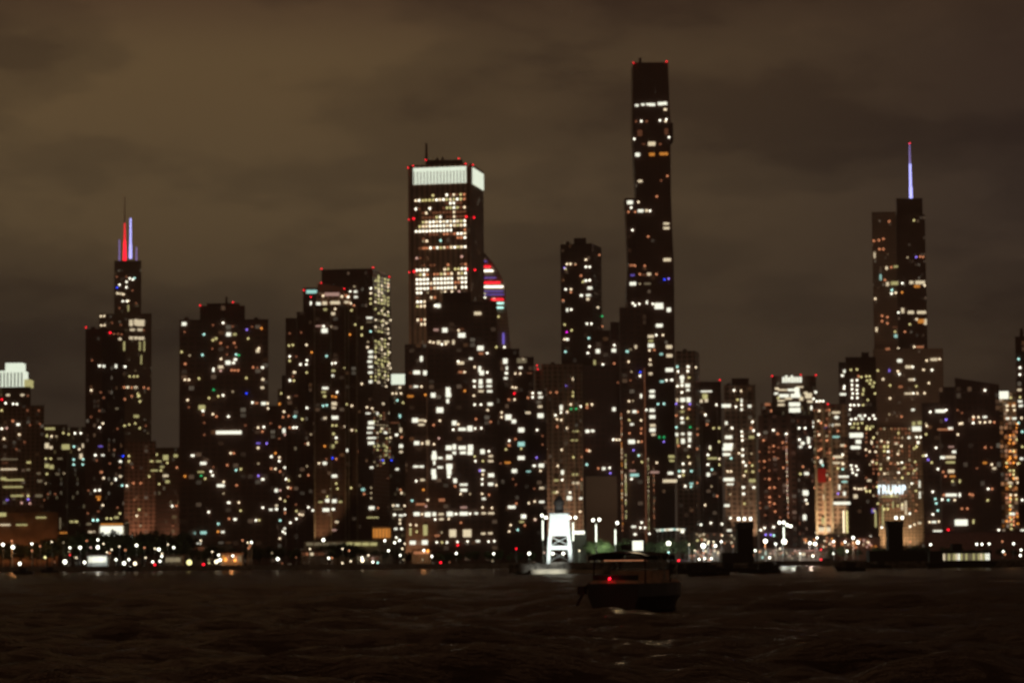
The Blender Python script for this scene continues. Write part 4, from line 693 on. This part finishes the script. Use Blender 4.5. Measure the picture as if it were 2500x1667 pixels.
# ------------------------------------------------------------ trees
def leaf_mat(name, a, b_):
    m, t, b = new_mat(name); c = N(t, 'ShaderNodeTexCoord'); n = N(t, 'ShaderNodeTexNoise'); t.links.new(c.outputs['Object'], n.inputs[0]); n.inputs['Scale'].default_value = .7
    t.links.new(ramp(t, n.outputs[0], [(.35, a + (1,)), (.65, b_ + (1,))]), b.inputs['Base Color']); b.inputs['Roughness'].default_value = .8; return m
MAT_leaf = leaf_mat('night_foliage', (.035, .05, .02), (.09, .12, .045))
def tree_meshes(seed, H, Wd):
    r = random.Random(seed); q = MB(); q.bar((0, 0, 0), (0, 0, H * .45), .3, .18)
    cl = []
    for i in range(9):
        a = r.uniform(0, 6.28); rad = r.uniform(.1, .75) * Wd / 2; c = Vector((rad * math.cos(a), rad * math.sin(a), H * r.uniform(.45, .85))); cl.append((c, Wd * r.uniform(.16, .3)))
        q.bar((0, 0, H * r.uniform(.25, .42)), c, .12, .04, 5)
    cl.append((Vector((0, 0, H * .75)), Wd * .3))
    tr = me_of(q, MAT_bark, 'trunk'); L = MB()
    for c, s in cl:
        for k in range(90):
            d = Vector((r.gauss(0, 1), r.gauss(0, 1), r.gauss(0, .8))).normalized() * s * r.uniform(.3, 1.1); p = c + d
            u = Vector((r.gauss(0, 1), r.gauss(0, 1), r.gauss(0, 1))).normalized() * r.uniform(.25, .5); v = u.orthogonal().normalized() * r.uniform(.2, .4)
            L.add([p - u, p - v, p + u, p + v], [(0, 1, 2, 3)])
    return tr, me_of(L, MAT_leaf, 'crown')
KINDS = [tree_meshes(s, H, W_) for s, H, W_ in ((1, 9, 8), (2, 11, 9), (3, 7.5, 8), (4, 13, 11))]
tree_items = []
def tree(px, D, hpy, kind=None):
    k = random.randrange(4) if kind is None else kind; p = P(px, hpy, D); H0 = (9, 11, 7.5, 13)[k]; s = max(.4, (p.z - 2) / (H0 * .97))
    root = empty('tree', (p.x, D, 2), None, 'tree', 'trees along the shore', rz=random.uniform(0, 6.28)); root.scale = (s * random.uniform(.95, 1.25), s, s)
    link_mesh('trunk', KINDS[k][0], root); link_mesh('crown', KINDS[k][1], root); tree_items.append((px, root))
for x in range(95, 460, 21): tree(x + random.uniform(-5, 5), random.uniform(1302, 1322), 1318 - min(14, max(0, (x - 95) * .12)) + random.uniform(-3, 5))
for x in range(-20, 95, 24): tree(x + random.uniform(-4, 4), random.uniform(1300, 1320), 1335 + random.uniform(-6, 5))
for x in range(470, 740, 24): tree(x + random.uniform(-5, 5), random.uniform(1302, 1322), 1338 + random.uniform(-6, 6))
for x in (765, 785, 805, 825, 845, 868, 890, 915, 940, 965): tree(x, random.uniform(1302, 1318), (1330 if 770 < x < 870 else 1342) + random.uniform(-3, 4))
for x in range(985, 1300, 26): tree(x + random.uniform(-5, 5), random.uniform(1302, 1320), 1347 + random.uniform(-6, 6))
for x in range(1415, 1700, 22): tree(x + random.uniform(-5, 5), random.uniform(1292, 1312), 1322 + random.uniform(-7, 8))
for x in (1445, 1462, 1478): tree(x, 1288, 1318 + random.uniform(-2, 5), 1)
for x in range(2030, 2480, 34): tree(x + random.uniform(-8, 8), random.uniform(1305, 1322), 1336 + random.uniform(-6, 6))
label_series(tree_items, ('dark leafy tree on the shore in front of the {}', '{} shore tree from the left in front of the {}'))

# ------------------------------------------------------------ breakwaters, light tower, control towers, excursion boat
def rubble(name, label, L, Rr, py, D, depth, seed, h=1.0):
    r = random.Random(seed); a = P(L, 1372, D).x; b_ = P(Rr, 1372, D).x; q = MB(); q.box(a, b_, D + .5, D + depth, -1, h)
    x = a - 1
    while x < b_ + 1:
        for row in range(3):
            s = r.uniform(.45, .95); c = Vector((x + r.uniform(-.4, .4), D - row * .8 + r.uniform(-.3, .3), h - .35 - row * .55 + r.uniform(-.2, .15)))
            vs = [c + Vector((dx * s * r.uniform(.7, 1.1), dy * s * r.uniform(.7, 1.1), dz * s * r.uniform(.5, .8))) for dx in (-1, 1) for dy in (-1, 1) for dz in (-1, 1)]
            q.add(vs, [(0, 1, 3, 2), (4, 6, 7, 5), (0, 4, 5, 1), (2, 3, 7, 6), (0, 2, 6, 4), (1, 5, 7, 3)])
        x += r.uniform(1.0, 1.7)
    o = mesh_obj(name, q.v, q.f, MAT_rock); o.location = (0, 0, 0); tag(o, label, 'breakwater'); return o
LD = 650.0
rubble('breakwater', 'stone breakwater carrying the white light tower', 1258, 1490, 1376, LD - 3, 9, 3, 2.4)
rubble('breakwater', 'dark stone breakwater at the right carrying the control towers', 2050, 2560, 1376, 905, 14, 5, 1.9)
rubble('breakwater', 'dark stone breakwater right of the motorboat below the box-topped tower', 1735, 1860, 1386, 885, 12, 8, 1.2)
q = P(1366, 1373, LD); lx = q.x
lh = empty('light_tower', (lx, LD, 2.4), 'floodlit white steel light tower with open legs and a dark lantern on top', 'light tower')
zz = lambda y: P(1366, y, LD).z - 2.4
s = LD / FPX
def taper(mb, y0, y1, w0, w1):
    z0, z1 = zz(y0), zz(y1); a, b_ = w0 * s / 2, w1 * s / 2
    mb.add([(-a, -a, z0), (a, -a, z0), (a, a, z0), (-a, a, z0), (-b_, -b_, z1), (b_, -b_, z1), (b_, b_, z1), (-b_, b_, z1)], [(0, 3, 2, 1), (4, 5, 6, 7), (0, 1, 5, 4), (1, 2, 6, 5), (2, 3, 7, 6), (3, 0, 4, 7)]); return mb
taper(MB(), 1308, 1254, 53, 46).build('tower_body', MAT_white, lh)
taper(MB(), 1341, 1332, 56, 55).build('leg_band', MAT_white, lh)
for sx_ in (-1, 1):
    for sy_ in (-1, 1):
        a0 = 27.5 * s; a1 = 25 * s; wl = .4
        q = MB(); z0, z1 = 0, zz(1308)
        q.add([(sx_ * a0 + dx * wl, sy_ * a0 + dy * wl, z0) for dx, dy in ((-1, -1), (1, -1), (1, 1), (-1, 1))] + [(sx_ * a1 + dx * wl - sx_ * .2, sy_ * a1 + dy * wl - sy_ * .2, z1) for dx, dy in ((-1, -1), (1, -1), (1, 1), (-1, 1))],
              [(0, 3, 2, 1), (4, 5, 6, 7), (0, 1, 5, 4), (1, 2, 6, 5), (2, 3, 7, 6), (3, 0, 4, 7)]); q.build('leg', MAT_white, lh)
MB().bar((-2.2, -2.4, zz(1331)), (2.2, -2.4, zz(1309)), .07).bar((2.2, -2.4, zz(1331)), (-2.2, -2.4, zz(1309)), .07).build('cross_brace', MAT_white, lh)
MB().bar((-2.4, -2.5, zz(1370)), (2.4, -2.5, zz(1342)), .05).bar((2.4, -2.5, zz(1370)), (-2.4, -2.5, zz(1342)), .05).build('cross_brace', MAT_pole, lh)
MB().box(-2.6, 2.6, -2.6, 2.6, zz(1254) + .01, zz(1251)).build('gallery', MAT_dark, lh)
rq = MB()
for i in range(9):
    for sy_ in (-2.5, 2.5): rq.bar((-2.5 + i * .625, sy_, zz(1251)), (-2.5 + i * .625, sy_, zz(1243)), .03, n=4)
rq.bar((-2.5, -2.5, zz(1243)), (2.5, -2.5, zz(1243)), .04).bar((-2.5, 2.5, zz(1243)), (2.5, 2.5, zz(1243)), .04).build('railing', MAT_dark, lh)
MB().lathe([(1.1, zz(1251)), (1.1, zz(1232)), (1.35, zz(1231)), (1.2, zz(1222)), (.5, zz(1212)), (.12, zz(1209)), (.1, zz(1203))]).build('lantern_room', MAT_dark, lh, smooth=False)
MB().box(-2.9, 2.9, -2.9, 2.9, 0, .35).build('footing', MAT_conc, lh)
spot('tower_floodlight', (lx - 4, LD - 24, 3.2), (lx, LD, 9.5), 20000, WHT, 36, .5); spot('tower_floodlight', (lx + 5, LD - 22, 3.2), (lx, LD, 11), 15000, WHT, 36, .5)
q = MB().box(P(1296, 1372, LD).x, P(1402, 1372, LD).x, LD - 9.5, LD - 6, .1, 1.15).box(P(1402, 1372, LD).x + .02, P(1470, 1372, LD).x, LD - 9, LD - 6, .1, .95); o = mesh_obj('landing_ledge', q.v, q.f, MAT_pav); tag(o, 'low pale landing ledge washed by floodlight at the foot of the light tower', 'ledge')
spot('tower_floodlight', (lx - 1, LD - 22, 4), (lx - 2.5, LD - 9, .6), 9000, WHT, 40, .8)
# tall double-headed lamps round the light tower
dbl = []
for px, py, heads in [(1325, 1258, ((-1.6, 0), (8, 5))), (1399, 1263, ((-8, 0), (6, 0))), (1455, 1268, ((-7, 1), (8, 0))), (1502, 1280, ((5, -4),)), (1913, 1275, ((-10, 0), (0, 0), (9, 6), (17, 9)))]:
    D = 1268; p = P(px, py + 12, D); root = empty('double_lamp', (p.x, D, 2.0), None, 'street lamp', 'tall floodlight masts at the harbour'); H = p.z - 2; f = D / FPX; q = MB().bar((0, 0, 0), (0, 0, H), .35, .2)
    for hx_, hy_ in heads: q.bar((0, 0, H), (hx_ * f, -.3, H + (12 - hy_) * f - .2), .12)
    q.build('pole', MAT_pole, root); MB().bar((0, -.4, H * .55), (0, -.4, H), .3, .3).build('lit_pole_sleeve', glow('f', .5), root)  # glow round the upper pole stands in for lamp light falling on it
    for hx_, hy_ in heads: link_mesh('lamp_head', lamp_mesh('w', .65), root, (hx_ * f, -.4, H + (12 - hy_) * f))
    dbl.append((px, root))
for (px, o), lb in zip(dbl, ['tall lamp post with two white heads left of the light tower', 'tall lamp post with two heads just right of the light tower', 'Y-shaped double lamp post before the blank brown block', 'single-headed bent lamp post right of the blank brown block', 'tall mast of four white floodlights before the brown hotel']): o['label'] = lb
def ctower(label, px0, px1, pyT, D, lights, wide=None):
    a = P(px0, pyT, D); b_ = P(px1, pyT, D); cx = (a.x + b_.x) / 2; root = empty('control_tower', (cx, D + 3, 1.9), label, 'control tower'); hw = (b_.x - a.x) / 2; H = a.z - 1.9
    MB().box(-hw, hw, -3, 3, 0, H - 2.2).build('tower_body', MAT_dark, root); MB().box(-hw - .3, hw + .3, -3.3, 3.3, H - 2.19, H - .3).build('cab', MAT_dark, root); MB().box(-hw - .5, hw + .5, -3.5, 3.5, H - .29, H).build('roof', MAT_dark, root)
    if wide: w0 = (wide[0] - (px0 + px1) / 2) * D / FPX; w1 = (wide[1] - (px0 + px1) / 2) * D / FPX; MB().box(w0, w1, -4, 4, 0, P(px0, wide[2], D).z - 1.9).build('annex', MAT_dark, root)
    for l in lights:
        x = (l - (px0 + px1) / 2) * D / FPX; q = MB().box(x - .42, x + .42, -3.9, -3.5, H + .5, H + 1.5); q.build('floodlight', glow('w', .35), root); MB().bar((x, -3.3, H), (x, -3.4, H + .6), .06).build('floodlight_bracket', MAT_dark, root)
    return root
ctower('dark square control tower with three floodlights on its roof, left of the hotel', 1800, 1838, 1274, 888, (1803, 1817, 1832), (1762, 1830, 1348))
ctower('dark square control tower with two floodlights below the spired skyscraper', 2168, 2204, 1271, 912, (2187, 2202), (2120, 2265, 1343))
# excursion boat
eb = P(2355, 1372, 850); ex = empty('excursion_boat', (eb.x, 850, 0), 'long excursion boat with a row of warm lit windows at the right', 'boat')
f = 850 / FPX; L0, L1 = -95 * f, 80 * f
MB().add([(L0 + 1.5, -2.5, -.4), (L1 - 2.5, -2.5, -.4), (L1 - 2.5, 2.5, -.4), (L0 + 1.5, 2.5, -.4), (L0, -3, 1.6), (L1, -3, 1.9), (L1, 3, 1.9), (L0, 3, 1.6)], [(0, 3, 2, 1), (4, 5, 6, 7), (0, 1, 5, 4), (1, 2, 6, 5), (2, 3, 7, 6), (3, 0, 4, 7)]).build('hull', MAT_dark, ex)
MB().box(L0 + 1, L1 - 3, -2.6, 2.6, 1.7, 4.9).build('cabin', MAT_dark, ex); MB().box(L0 + .5, L1 - 2.5, -2.9, 2.9, 4.91, 5.15).build('roof', MAT_dark, ex); MB().box(L0 + 8, L0 + 11, -1.5, 1.5, 5.16, 7.3).build('wheelhouse', MAT_dark, ex)
codes = 'cgygycwygyggygycyww'
for i in range(19):
    x = (2300 - 2355 + i * 6.0) * f; MB().box(x, x + 4.2 * f, -2.7, -2.62, 2.3, 4.3).build('window', glow(codes[i], .8), ex)

# ------------------------------------------------------------ motorboat in the foreground
BD = 153.0; bp = P(1496, 1372, BD)
bt = empty('motorboat', (bp.x, BD, 0.0), 'dark cabin motorboat with a red stern light and a white panel on its roof', 'motorboat', rz=R(-25))
hullm = plain('dark_hull_gelcoat', (.03, .025, .024), .35, scale=.8, noise=.15); deckm = plain('tan_deck', (.62, .42, .3), .6, scale=1.5); topm = plain('dark_canvas', (.05, .03, .028), .8)
glassm = new_mat('smoked_glass')[0]; gb = glassm.node_tree.nodes['Principled BSDF']; gb.inputs['Base Color'].default_value = (.05, .04, .035, 1); gb.inputs['Roughness'].default_value = .08; gb.inputs['Alpha'].default_value = .3
st = [(0, 1.50, 1.2, 1.72), (1.5, 1.66, 1.25, 1.72), (3.5, 1.75, 1.2, 1.74), (5.5, 1.6, 1.0, 1.76), (7.2, 1.15, .6, 1.72), (8.6, .5, .15, 1.62), (9.2, .06, .03, 1.5)]
vs = []; fs = []
for y, bw, ch, h in st: vs += [(-bw, y, h), (-bw * 1.0, y, h * .6), (-ch, y, .25), (0, y, -.35 + max(0, y - 6) * .1), (ch, y, .25), (bw, y, h * .6), (bw, y, h)]
n = 7
for i in range(len(st) - 1):
    for j in range(n - 1): fs.append((i * n + j, (i + 1) * n + j, (i + 1) * n + j + 1, i * n + j + 1))
fs.append(tuple(range(n)))
hq = MB().add(vs, fs); hq.build('hull', hullm, bt)
dv = []; df = []
for y, bw, ch, h in st: dv += [(-bw * .97, y + .02, h + .02), (bw * .97, y + .02, h + .02), (bw * .8, y + .02, h + .2), (-bw * .8, y + .02, h + .2)]
for i in range(len(st) - 1):
    for j in range(4): df.append((i * 4 + j, i * 4 + (j + 1) % 4, (i + 1) * 4 + (j + 1) % 4, (i + 1) * 4 + j))
df += [(0, 3, 2, 1)]
MB().add(dv, df).build('deck', deckm, bt)
MB().box(-1.25, 1.25, 2.6, 5.2, 1.92, 2.45).build('cabin', deckm, bt)
cv = [(-1.25, 2.7, 2.46), (1.25, 2.7, 2.46), (1.25, 5.1, 2.46), (-1.25, 5.1, 2.46), (-1.2, 2.8, 3.2), (1.2, 2.8, 3.2), (1.1, 4.4, 3.2), (-1.1, 4.4, 3.2)]
MB().add(cv, [(0, 1, 5, 4), (1, 2, 6, 5), (2, 3, 7, 6), (3, 0, 4, 7)]).build('windshield', glassm, bt)
# bowed hardtop
tv = []; tf = []; K = 9
for yy in (.6, 1.8, 3.2, 4.9):
    for i in range(K): xx = -1.75 + 3.5 * i / (K - 1); zt_ = 3.25 + .28 * (1 - (xx / 1.75) ** 2) ** .6 * (1 if 1 < yy < 4.5 else .8); tv += [(xx, yy, zt_), (xx, yy, zt_ - .1 - .12 * (abs(xx) > 1.5))]
for r_ in range(3):
    for i in range(K - 1):
        a = (r_ * K + i) * 2; b_ = a + 2; c_ = a + 2 * K; d_ = c_ + 2; tf += [(a, b_, d_, c_), (a + 1, c_ + 1, d_ + 1, b_ + 1)]
for i in range(K - 1):
    a = i * 2; tf.append((a, a + 1, a + 3, a + 2)); a = (3 * K + i) * 2; tf.append((a, a + 2, a + 3, a + 1))
MB().add(tv, tf).build('hardtop', topm, bt)
for x in (-1.55, 1.55):
    for y in (.9, 4.6): MB().bar((x, y, 1.75), (x * .98, y + .1, 3.28), .05).build('post', topm, bt)
MB().box(-.85, 1.5, .75, .82, 2.98, 3.03).build('dash_light', glow('o', .9), bt)
MB().box(-1.2, 1.2, .2, .75, 1.75, 2.2).build('stern_bench', topm, bt)
MB().ball((-.15, -.12, 2.02), .05).build('stern_light', glow('r', .07), bt)
MB().box(-.15, .45, 1.6, 2.1, 3.6, 3.88).build('radar_box', topm, bt)
MB().box(.52, 1.22, 1.55, 1.7, 3.52, 4.12).build('panel_housing', topm, bt); MB().box(.56, 1.18, 1.5, 1.545, 3.55, 4.09).build('floodlight_panel', glow('w', 1), bt)
rq = MB(); prev = None
for i in range(9):
    t_ = i / 8; p = Vector((1.62 + .28 * math.sin(t_ * 3), 2.4 + t_ * .8, 3.3 - 1.5 * t_)); 
    if prev is not None: rq.bar(prev, p, .035)
    prev = p
rq.bar((1.85, 2.5, 3.25), (1.95, 3.0, 1.9), .03).bar((1.7, 2.9, 2.6), (2.15, 3.1, 3.3), .03).build('side_rail', MAT_pole, bt)
rq = MB()
for i in range(6): y = 5.2 + i * .7; bw = 1.55 - max(0, (y - 5.5)) * .38; rq.bar((bw, y, 1.9 + i * .06), (bw, y, 2.45 + i * .06), .02, n=4)
for sgn in (1,): rq.bar((1.55, 5.2, 2.45), (.35, 8.7, 2.75), .025)
rq.build('bow_rail', MAT_pole, bt)
MB().box(-2.0, -1.62, -.3, .2, 1.15, 1.6).bar((-1.82, -.1, 1.15), (-2.05, -.3, .55), .09).bar((-1.7, 0, 1.5), (-1.4, .1, 1.75), .08).build('outboard_motor', topm, bt)
MB().bar((-.9, 2.2, 3.5), (-.95, 2.2, 4.3), .012).build('whip_antenna', MAT_pole, bt)

# ------------------------------------------------------------ water: real waves
rows = []; y = 22.0
while y < 1268: rows.append(y); y *= 1.0062
rows.append(1268.0); Yr = np.array(rows); nc = 620
tt = np.linspace(-1, 1, nc); sh = .24 * tt + .30 * tt ** 3
X = sh[None, :] * (Yr[:, None] + 40); Y = np.repeat(Yr[:, None], nc, 1)
Z = np.zeros_like(X); dy = np.gradient(Yr)[:, None]
wr_ = np.random.default_rng(3)
for k in range(110):
    lam = .9 * (15 / .9) ** (wr_.random() ** 1.25); th = wr_.normal(R(-12), R(34)); kk = 2 * math.pi / lam; ph = wr_.random() * 6.28
    A = .0108 * lam ** .78; att = np.clip(1.6 - dy * 4.0 / lam, 0, 1)
    arg = kk * (X * math.sin(th) + Y * math.cos(th)) + ph + .6 * np.sin(.11 * X + .07 * Y + k)
    Z += A * att * (np.exp(np.sin(arg) - 1) * 2 - .93)
Z *= 1.0 - .0 * Z
# wake behind the motorboat
fx, fy = math.sin(R(25)), math.cos(R(25)); lx_ = (X - bp.x) * fy - (Y - BD) * fx; ly_ = (X - bp.x) * fx + (Y - BD) * fy
wk = np.exp(-((np.abs(lx_) - (1.9 - ly_ * .3)) / .9) ** 2) * np.clip(-ly_ / 4, 0, 1) * np.exp(ly_ / 28) * (ly_ < 0)
Z += .28 * wk
ins = (np.abs(lx_) < 1.2) & (ly_ > .4) & (ly_ < 6.5); Z = np.where(ins, np.minimum(Z, 0), Z)
verts = np.stack([X, Y, Z], -1).reshape(-1, 3); nr = len(rows)
ii = np.arange(nr - 1)[:, None] * nc + np.arange(nc - 1)[None, :]; F = np.stack([ii, ii + 1, ii + nc + 1, ii + nc], -1).reshape(-1, 4)
me = bpy.data.meshes.new('water'); me.vertices.add(len(verts)); me.vertices.foreach_set('co', verts.astype(np.float32).ravel())
me.loops.add(F.size); me.loops.foreach_set('vertex_index', F.astype(np.int32).ravel()); me.polygons.add(len(F)); me.polygons.foreach_set('loop_start', (np.arange(len(F)) * 4).astype(np.int32)); me.polygons.foreach_set('loop_total', np.full(len(F), 4, dtype=np.int32))
me.update(); me.validate(); me.polygons.foreach_set('use_smooth', [True] * len(me.polygons))
m, t, b = new_mat('dark_lake_water'); b.inputs['Base Color'].default_value = (.02, .014, .011, 1); b.inputs['Roughness'].default_value = .16; b.inputs['IOR'].default_value = 1.33; b.inputs['Specular IOR Level'].default_value = .4
c = N(t, 'ShaderNodeTexCoord'); mpn = N(t, 'ShaderNodeMapping'); t.links.new(c.outputs['Object'], mpn.inputs[0]); mpn.inputs['Scale'].default_value = (.55, 1.0, 1)
n1 = N(t, 'ShaderNodeTexNoise'); t.links.new(mpn.outputs[0], n1.inputs[0]); n1.inputs['Scale'].default_value = 2.2; n1.inputs['Detail'].default_value = 5; n1.inputs['Roughness'].default_value = .6
fr = N(t, 'ShaderNodeFresnel'); fr.inputs['IOR'].default_value = 1.33
dfs = N(t, 'ShaderNodeBsdfDiffuse'); dfs.inputs[0].default_value = (.06, .036, .027, 1); gls = N(t, 'ShaderNodeBsdfGlossy'); gls.inputs['Roughness'].default_value = .1; gls.inputs[0].default_value = (1, .87, .76, 1)
mx = N(t, 'ShaderNodeMixShader'); t.links.new(math_(t, 'MULTIPLY', fr.outputs[0], .85), mx.inputs[0]); t.links.new(dfs.outputs[0], mx.inputs[1]); t.links.new(gls.outputs[0], mx.inputs[2])
t.links.new(mx.outputs[0], t.nodes['Material Output'].inputs[0])
bm = N(t, 'ShaderNodeBump'); bm.inputs['Distance'].default_value = .5; bm.inputs['Strength'].default_value = .9; t.links.new(n1.outputs[0], bm.inputs['Height']); [t.links.new(bm.outputs[0], q_.inputs['Normal']) for q_ in (fr, gls, dfs)]; t.nodes.remove(b)
me.materials.append(m); wo_ = bpy.data.objects.new('water', me); COL.objects.link(wo_); tag(wo_, kind='structure')

# the boat's own lamps throw light on the water
lw = bt.matrix_basis @ Vector((-.15, -.7, 1.9)); spot('stern_lamp_light', lw, lw + Vector((0, -8, -7)), 240, (1, .03, .05), 80, .4, radius=.06)
lw = bt.matrix_basis @ Vector((.87, 1.2, 3.8)); spot('roof_panel_light', lw, lw + Vector((.3, -12, -3)), 85, (1, .78, .45), 120, .6, radius=.3)

# ------------------------------------------------------------ thin haze, added to lift the blacks and halo the lamps
hz = MB().box(-2600, 2600, -30, 6200, -4, 520).build('haze', None); tag(hz, kind='stuff')
m = bpy.data.materials.new('thin_haze'); m.use_nodes = True; t = m.node_tree; t.nodes.clear(); ou = N(t, 'ShaderNodeOutputMaterial'); pv = N(t, 'ShaderNodeVolumePrincipled')
pv.inputs['Color'].default_value = (.9, .82, .76, 1); pv.inputs['Density'].default_value = .00008; pv.inputs['Anisotropy'].default_value = .3; t.links.new(pv.outputs[0], ou.inputs['Volume']); hz.data.materials.append(m)
scene.cycles.volume_bounces = 0
